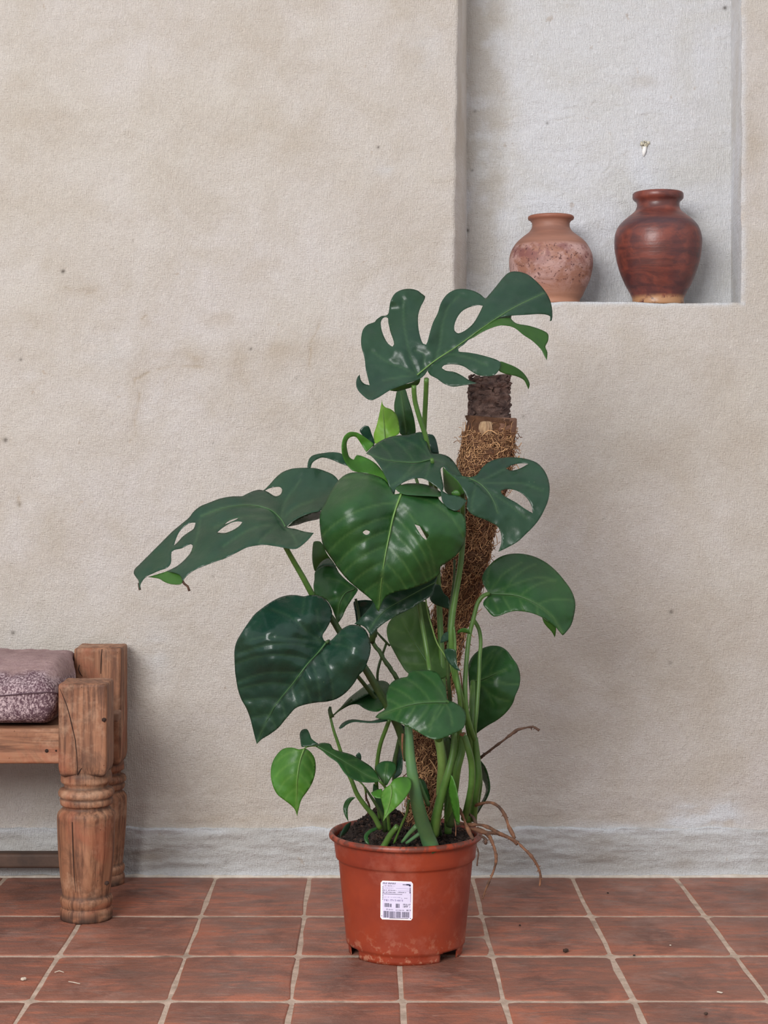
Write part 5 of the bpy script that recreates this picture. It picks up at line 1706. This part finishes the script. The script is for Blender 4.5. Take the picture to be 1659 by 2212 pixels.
stem(4, [(1470, 870, 3.13), (1432, 980, 3.13), (1400, 1090, 3.13), (1390, 1170, 3.13), (1400, 1260, 3.13)], 22, 24, 'stem_dark', bump=.15)
stem(4, [(1385, 770, 3.12), (1440, 830, 3.12), (1500, 890, 3.13)], 20, 20, 'stem_dark', bump=.15)
stem(4, [(1195, 470, 3.12), (1212, 540, 3.12), (1226, 630, 3.12), (1230, 720, 3.12)], 24, 24, 'stem_dark')
stem(4, [(1360, 740, 3.09), (1350, 800, 3.09), (1340, 850, 3.1)], 60, 60, 'stem_dark', bump=.3)
# lower stems into the soil
stem(6, [(820, 225, 3.02), (826, 300, 3.02), (832, 400, 3.02), (846, 520, 3.02), (868, 650, 3.03), (895, 760, 3.06), (930, 860, 3.09), (958, 935, 3.10)], 42, 92, 'stem_blue', name='stem', label='thick blue-green main stem in front', taper=.9)
stem(6, [(990, 290, 3.08), (1005, 370, 3.08), (1012, 460, 3.09), (1005, 560, 3.11), (1000, 700, 3.14)], 50, 44, 'stem_pale', name='stem')
stem(6, [(1085, 270, 3.06), (1072, 400, 3.06), (1045, 510, 3.06), (1012, 620, 3.07), (985, 730, 3.08), (965, 850, 3.10)], 28, 62, 'stem', name='stem')
stem(6, [(1040, 300, 3.12), (1060, 400, 3.12), (1090, 500, 3.12), (1080, 620, 3.12), (1060, 800, 3.14)], 40, 50, 'stem_dark', name='stem')
stem(6, [(1130, 270, 3.1), (1125, 380, 3.1), (1100, 480, 3.1), (1085, 600, 3.11), (1050, 780, 3.14)], 40, 44, 'stem', name='stem')
stem(6, [(1140, 290, 3.05), (1165, 370, 3.05), (1182, 450, 3.06), (1182, 560, 3.07), (1165, 660, 3.09), (1140, 760, 3.12)], 36, 40, 'stem', name='stem')
stem(6, [(1200, 300, 3.12), (1215, 420, 3.12), (1222, 520, 3.12), (1205, 640, 3.13), (1195, 770, 3.15)], 36, 34, 'stem', name='stem')
stem(6, [(715, 195, 3.05), (690, 260, 3.06), (662, 340, 3.08), (645, 440, 3.1), (640, 560, 3.12), (660, 760, 3.16)], 24, 22, 'stem')
stem(6, [(790, 240, 3.14), (765, 330, 3.15), (745, 450, 3.16), (740, 600, 3.18)], 22, 24, 'stem_dark')
stem(6, [(377, 175, 3.03), (395, 250, 3.03), (430, 355, 3.04), (470, 480, 3.05), (500, 545, 3.05), (530, 620, 3.06), (575, 685, 3.07), (625, 745, 3.08), (662, 815, 3.09)], 14, 32, 'stem', name='stem')
stem(6, [(376, 122, 3.03), (374, 140, 3.03), (378, 160, 3.03), (384, 185, 3.03)], 10, 30, 'stem_dark', name='bud', bump=.5)
stem(6, [(395, 172, 3.04), (430, 140, 3.05), (500, 80, 3.06)], 8, 14, 'stem_dark')
stem(6, [(232, 360, 2.99), (245, 350, 3.0), (280, 345, 3.0), (300, 346, 3.0)], 9, 10, 'stem')
stem(6, [(655, 543, 3.0), (675, 562, 3.01), (692, 585, 3.02), (700, 640, 3.04), (705, 740, 3.07), (715, 830, 3.1)], 14, 22, 'stem')
stem(6, [(575, 580, 3.08), (600, 620, 3.08), (645, 690, 3.09), (680, 760, 3.1), (690, 830, 3.11)], 10, 30, 'stem_dark', name='stem')
stem(6, [(540, 545, 3.06), (570, 575, 3.06), (580, 620, 3.07)], 9, 9, 'stem', name='stem')
stem(6, [(825, 655, 3.05), (815, 720, 3.06), (790, 780, 3.07), (760, 850, 3.09), (740, 900, 3.10)], 16, 14, 'stem', name='stem')
stem(6, [(760, 800, 3.08), (720, 850, 3.09), (690, 905, 3.10), (675, 930, 3.1)], 30, 40, 'stem', name='stem')
stem(6, [(870, 800, 3.07), (830, 840, 3.08), (785, 895, 3.09)], 30, 16, 'stem_blue', name='stem')
stem(6, [(905, 830, 3.08), (850, 870, 3.085), (810, 900, 3.09)], 24, 18, 'stem_blue', name='stem')
stem(6, [(1000, 650, 3.13), (985, 750, 3.15), (1000, 850, 3.17)], 26, 30, 'stem_dark', name='stem')
stem(6, [(1060, 580, 3.07), (1075, 650, 3.07), (1092, 720, 3.08), (1105, 790, 3.09)], 30, 26, 'stem_blue', name='stem')
stem(6, [(880, 540, 3.05), (910, 620, 3.06), (935, 680, 3.08)], 20, 26, 'stem_blue', name='stem')
# upper ends of petioles running behind their leaves
stem(0, [(866, 1067, 2.975), (872, 1100, 3.01), (884, 1190, 3.06), (895, 1260, 3.10), (904, 1302, 3.12)], 8, 9.5)
stem(0, [(966, 1516, 2.985), (964, 1540, 3.01), (955, 1575, 3.05), (947, 1600, 3.08)], 7, 16)
stem(0, [(831, 957, 3.17), (842, 1000, 3.175), (880, 1080, 3.18), (935, 1180, 3.17)], 6, 8)
stem(0, [(878, 940, 3.25), (892, 1010, 3.22), (920, 1100, 3.19), (940, 1180, 3.17)], 6, 8)
stem(0, [(933, 992, 3.055), (938, 1020, 3.08), (945, 1100, 3.14), (950, 1200, 3.17)], 8, 10)
# dry sheaths
stem(6, [(790, 275, 3.01), (787, 330, 3.01), (790, 400, 3.015), (797, 430, 3.02)], 14, 4, 'root', name='dry_sheath')
stem(6, [(1118, 275, 3.02), (1130, 285, 3.02), (1140, 270, 3.02)], 22, 14, 'root', name='dry_sheath', bump=.4)

# ------------------------------------------------------------------ aerial roots
def root(c, pts, w0, w1, mat='root', twigs=6, seed=0):
    ox, oy, s = CR[c]
    pp = catmull([(ox + x / s, oy + y / s, D) for x, y, D in pts], step=4)
    n = len(pp)
    rg_ = np.random.default_rng(seed)
    nz1 = np.convolve(rg_.normal(0, 1, n + 8), np.ones(5) / 5, 'same')[4:4 + n]
    p3 = [P(x, y, D) for x, y, D in pp]
    rad = [1.15 * ((w0 + (w1 - w0) * i / (n - 1)) / s / 2) * pp[i][2] / F * (1 + .4 * nz1[i]) for i in range(n)]
    acc = Acc()
    v, f = tube_data(p3, rad, 10, .18, seed)
    acc.add(v, f)
    for k_ in range(twigs):
        i = rg_.integers(3, n - 2)
        d = Vector((rg_.uniform(-1, 1), rg_.uniform(-1, .3), rg_.uniform(-1, .6))).normalized()
        L_ = rg_.uniform(.003, .007)
        v, f = tube_data([p3[i], p3[i] + d * L_ * .5, p3[i] + d * L_ + Vector((0, 0, -.001))], [.0011, .0009, .0005], 5)
        acc.add(v, f)
    return acc.build('aerial_root', M[mat], plant)


root(6, [(1195, 440, 3.15), (1230, 415, 3.14), (1285, 372, 3.12), (1335, 335, 3.10), (1395, 290, 3.08), (1440, 256, 3.07), (1490, 242, 3.06), (1535, 238, 3.06), (1566, 258, 3.06)], 14, 14, 'root_dark', 14, 1)
root(6, [(1190, 690, 3.14), (1230, 675, 3.12), (1290, 668, 3.10), (1340, 695, 3.09), (1375, 750, 3.08), (1392, 800, 3.07), (1427, 872, 3.06)], 14, 18, 'root', 10, 2)
root(7, [(1010, 190, 3.12), (1060, 197, 3.10), (1140, 198, 3.09), (1210, 220, 3.08), (1240, 240, 3.07), (1310, 272, 3.06), (1390, 312, 3.05), (1430, 350, 3.04), (1490, 410, 3.03), (1535, 480, 3.03), (1556, 550, 3.03), (1550, 618, 3.03)], 20, 16, 'root', 14, 3)
root(7, [(1040, 225, 3.10), (1110, 230, 3.08), (1170, 250, 3.07), (1250, 255, 3.07), (1330, 282, 3.06), (1400, 325, 3.05)], 22, 26, 'root', 8, 4)
root(7, [(1120, 225, 3.09), (1190, 262, 3.07), (1220, 310, 3.05), (1243, 380, 3.04), (1250, 440, 3.03), (1232, 515, 3.03), (1205, 580, 3.02), (1175, 650, 3.02), (1156, 708, 3.02)], 26, 11, 'root', 12, 5)
root(7, [(995, 80, 3.10), (1020, 140, 3.09), (1050, 215, 3.08), (1090, 300, 3.06)], 14, 20, 'root', 4, 6)
root(7, [(1060, 120, 3.12), (1095, 150, 3.11), (1110, 190, 3.10)], 16, 20, 'root_dark', 3, 7)
root(7, [(1110, 330, 3.045), (1128, 385, 3.04), (1122, 440, 3.04), (1118, 480, 3.04)], 6, 8, 'root_dark', 3, 8)
root(7, [(962, 155, 3.08), (972, 210, 3.08), (970, 275, 3.08)], 6, 5, 'root', 0, 9)
root(7, [(1140, 270, 3.07), (1180, 300, 3.05), (1175, 330, 3.05)], 10, 22, 'root_dark', 4, 10)
root(6, [(580, 590, 3.09), (582, 640, 3.10), (600, 690, 3.11), (590, 740, 3.13)], 10, 10, 'root_dark', 8, 11)
root(6, [(985, 570, 3.12), (965, 650, 3.12), (940, 720, 3.12)], 7, 9, 'root', 3, 12)

# ------------------------------------------------------------------ support pole: bark on top, coir wrap below
axis = [(1057, 812, 44, 3.27), (1057, 860, 43, 3.27), (1056, 903, 43, 3.27)]
axis2 = [(1060, 903, 53, 3.262), (1056, 940, 53, 3.262), (1051, 985, 55, 3.262), (1036, 1060, 52, 3.26), (1019, 1150, 46, 3.255), (1001, 1240, 44, 3.25), (986, 1300, 42, 3.245), (967, 1360, 38, 3.24), (946, 1450, 36, 3.235), (930, 1550, 35, 3.23),
         (920, 1650, 33, 3.22), (908, 1800, 33, 3.21)]


def pole_tube(axis, name, mat, amp, freq, n=64, step=4, seed=0, parent=plant, topcut=0):
    pp = catmull([(x, y, r, D) for x, y, r, D in axis], step=step)
    p3 = np.array([P(x, y, D) for x, y, r, D in pp])
    rad = pp[:, 2] * pp[:, 3] / F
    v, f = tube_data(p3, rad, n)
    k_ = len(p3)
    V = np.array(v[:k_ * n]).reshape(k_, n, 3)
    a_ = np.linspace(0, 2 * math.pi, n, endpoint=False)[None]
    s_ = np.arange(k_)[:, None] / k_
    Ln = np.linalg.norm(p3[-1] - p3[0])
    h = amp * fbm(s_ * Ln * freq * 1.8, np.cos(a_) * .045 * freq + 0 * s_, seed, 4, .65) + amp * fbm(s_ * Ln * freq * 1.8, np.sin(a_) * .045 * freq + 5 + 0 * s_, seed + 2, 4, .65)
    C = p3[:, None, :]
    dr = V - C
    L_ = np.linalg.norm(dr, axis=-1, keepdims=True)
    V = C + dr / L_ * (L_ + h[..., None])
    if topcut:
        V[0:3, :, 2] += (topcut * np.cos(a_ + .5) * np.array([1, .6, .3])[:, None])
    v = np.r_[V.reshape(-1, 3), v[k_ * n:]]
    ac = Acc(); ac.add(v, f)
    return ac.build(name, M[mat], parent), p3, rad


pole_o, _, _ = pole_tube(axis, 'pole_top', 'bark', .0042, 80, seed=4, topcut=.005)
pole_o['label'] = 'rough dark bark at the top of the support pole'
core_o, cp3, crad = pole_tube(axis2, 'support_pole', 'core', .0022, 80, seed=9)
core_o['label'] = 'brown fibre-wrapped support pole leaning behind the stems'
# bark plates on the top piece
a = Acc()
rg2 = np.random.default_rng(5)
for i in range(150):
    t = rg2.random()
    c = P(1057, 812 + 92 * t, 3.27)
    th = rg2.uniform(0, 2 * math.pi)
    r0 = 44 * 3.27 / F
    q = Vector((c.x + r0 * math.cos(th), c.y + r0 * math.sin(th), c.z))
    sx_, sz_ = rg2.uniform(.003, .008), rg2.uniform(.0012, .003)
    v, f = rounded_block(-.0022, .0022, -sx_, sx_, -sz_, sz_, .001, (3, 3, 3), .0006, i, 300)
    rot = Matrix.Rotation(th, 3, 'Z') @ Matrix.Rotation(rg2.uniform(-.5, .5), 3, 'X')
    a.add([tuple(rot @ Vector(p) + q) for p in v], f)
o = a.build('bark_flakes', M['bark'], pole_o, smooth=True)
o['kind'] = 'stuff'
# collar: smooth cut ring on the thicker piece, open to the left
c = P(1066, 905, 3.262)
r0 = 50 * 3.262 / F
prof = [(0, .0), (r0 * .7, .0004), (r0 * .98, .0012), (r0 * 1.02, -.0004), (r0 * 1.01, -.012), (r0 * .99, -.024), (r0 * .94, -.032), (r0 * .5, -.034)]
V = lathe([(r, c.z + z) for r, z in prof], c.x, c.y, 64, lambda R_, Z_, A: R_ * (1 + .012 * fbm(np.cos(A) * 4 + Z_ * 80, np.sin(A) * 4, 3, 3)))
me = grid_mesh('collar', V, wrap=True, flip=True)
o = link_mesh('collar', me, M['bark_red'], core_o)
o['label'] = 'smooth reddish cut end of the thicker piece'
kc = P(1050, 924, 3.262 - .046)
V = lathe([(0, kc.z + .0115), (.006, kc.z + .0122), (.0100, kc.z + .0105), (.0125, kc.z + .006), (.0130, kc.z), (.0115, kc.z - .007), (.0085, kc.z - .013), (0, kc.z - .016)], kc.x, kc.y + .004, 72,
          lambda R_, Z_, A: R_ * (1 + .10 * np.sin(13 * A + 3 * fbm(A * 2 + 0 * Z_, Z_ * 60, 2, 2)) + .06 * fbm(A * 5 + 0 * Z_, Z_ * 90, 4, 2)))
me = grid_mesh('cut_branch_stub', V, wrap=True, flip=True)
link_mesh('cut_branch_stub', me, M['pale_wood'], core_o)['label'] = 'pale cut branch stub'
# loose coir fibres
cum = np.r_[0, np.cumsum(np.linalg.norm(np.diff(cp3, axis=0), axis=1))]
Ltot = cum[-1]
ax_all = np.r_[cp3]


def on_pole(sl, th, off):
    sl = min(max(sl, 0), Ltot)
    i = min(int(np.searchsorted(cum, sl)), len(cp3) - 1)
    c_, r_ = cp3[i], crad[i]
    return np.array([c_[0] + (r_ + off) * math.cos(th), c_[1] + (r_ + off) * math.sin(th), c_[2]])


a = Acc()
rg3 = np.random.default_rng(12)
for i in range(4200):
    s0 = Ltot * (.034 + .95 * rg3.random() ** 1.15)
    th = rg3.uniform(-math.pi * 1.05, .15)
    hd = rg3.uniform(0, 2 * math.pi)
    curl = rg3.normal(0, .5)
    stepl = rg3.uniform(.0022, .0050)
    off = rg3.uniform(.0, .0045)
    doff = rg3.normal(0, .0006) + (.0022 if rg3.random() < .05 else 0)
    pts_ = []
    for k_ in range(7):
        pts_.append(on_pole(s0, th, off))
        s0 += stepl * math.sin(hd)
        th += stepl * math.cos(hd) / .042
        hd += curl + rg3.normal(0, .25)
        off = max(0, off + doff)
    v, f = tube_data(pts_, np.full(7, rg3.uniform(.00045, .0010)), 3)
    a.add(v, f, 0, float(rg3.random() ** 1.4))
o = a.build('coir_fibres', M['fibre'], core_o, attr='shade')
o['kind'] = 'stuff'
# a few wiry fibres standing away from the pole
a = Acc()
for i in range(46):
    s0 = Ltot * rg3.uniform(.06, .6)
    right = rg3.random() < .6
    th = rg3.uniform(-.4, .1) if right else math.pi + rg3.uniform(-.1, .4)
    p = on_pole(s0, th, 0)
    d = np.array([1.0 if right else -1.0, rg3.uniform(-.4, .2), rg3.uniform(-.8, .8)])
    pts_ = [p.copy()]
    for k_ in range(6):
        d = d + rg3.normal(0, .45, 3)
        d /= np.linalg.norm(d)
        p = p + d * rg3.uniform(.0015, .0045)
        pts_.append(p.copy())
    v, f = tube_data(pts_, np.full(7, .00035), 3)
    a.add(v, f, 0, .1)
o = a.build('loose_fibres', M['fibre'], core_o, attr='shade')
o['kind'] = 'stuff'


# ------------------------------------------------------------------ crumbs on the floor
def crumb(u, v, name, mat, label, cat, size, seed=1):
    D = H * F / (v - V0)
    c = P(u, v, D)
    ac = Acc()
    rg_ = random.Random(seed)
    vv, ff = rounded_block(-size[0], size[0], -size[1], size[1], 0, size[2] * 2, min(size) * .8, (4, 4, 4), min(size) * .35, seed, 400)
    rot = Matrix.Rotation(rg_.uniform(0, 3), 3, 'Z')
    ac.add([tuple(rot @ Vector(p)) for p in vv], ff)
    o = ac.build(name, mat)
    o.location = (c.x, c.y, .0012)
    return tag(o, label, cat)


crumb(1222, 2058, 'soil_crumb', M['chip'], 'dark crumb of soil on the tile right of the pot', 'crumb', (.0048, .0035, .0028), 3)
crumb(1370, 2066, 'soil_crumb', M['soil'], 'tiny dark speck of soil on the joint further right of the pot', 'crumb', (.002, .002, .001), 4)
crumb(1313, 1931, 'soil_crumb', M['soil'], 'tiny dark speck of soil on a back row tile near the plinth', 'crumb', (.0018, .0018, .001), 14)
crumb(1123, 2001, 'soil_crumb', M['soil'], 'tiny dark speck of soil just right of the hanging root', 'crumb', (.0018, .0018, .001), 15)
crumb(1448, 2044, 'plaster_flake', M['shell'], 'tiny white flake on a middle row tile at the right', 'flake', (.0015, .0015, .0008), 5)
crumb(1555, 2146, 'plaster_flake', M['shell'], 'white flat flake on the tile at the lower right', 'flake', (.005, .0022, .0008), 6)
crumb(1525, 2193, 'pebble', M['root_dark'], 'small dark pebble on the lowest tile row at the right', 'pebble', (.0035, .0025, .0016), 7)
crumb(51, 2119, 'pebble', M['plinth'] if False else M['shell'], 'small pale square pebble on the tile at the lower left', 'pebble', (.004, .0035, .0024), 8)
for (pts_, lab) in (([(118, 2104), (128, 2101), (138, 2104)], 'curled pale straw bit on the tile in front of the bench leg'),
                    ([(148, 2124), (160, 2126), (173, 2129)], 'straight pale straw bit below the curled one, in front of the bench leg')):
    w3 = []
    for (u, v) in pts_:
        D = H * F / (v - V0)
        q = P(u, v, D); w3.append((q.x, q.y, .003))
    v, f = tube_data(w3, [.0007, .0009, .0006], 6)
    c = np.array(w3[1])
    c[2] = 0.0012
    a = Acc(); a.add(np.array(v) - c, f)
    o = a.build('straw', M['shell'])
    o.location = tuple(c)
    tag(o, lab, 'straw')
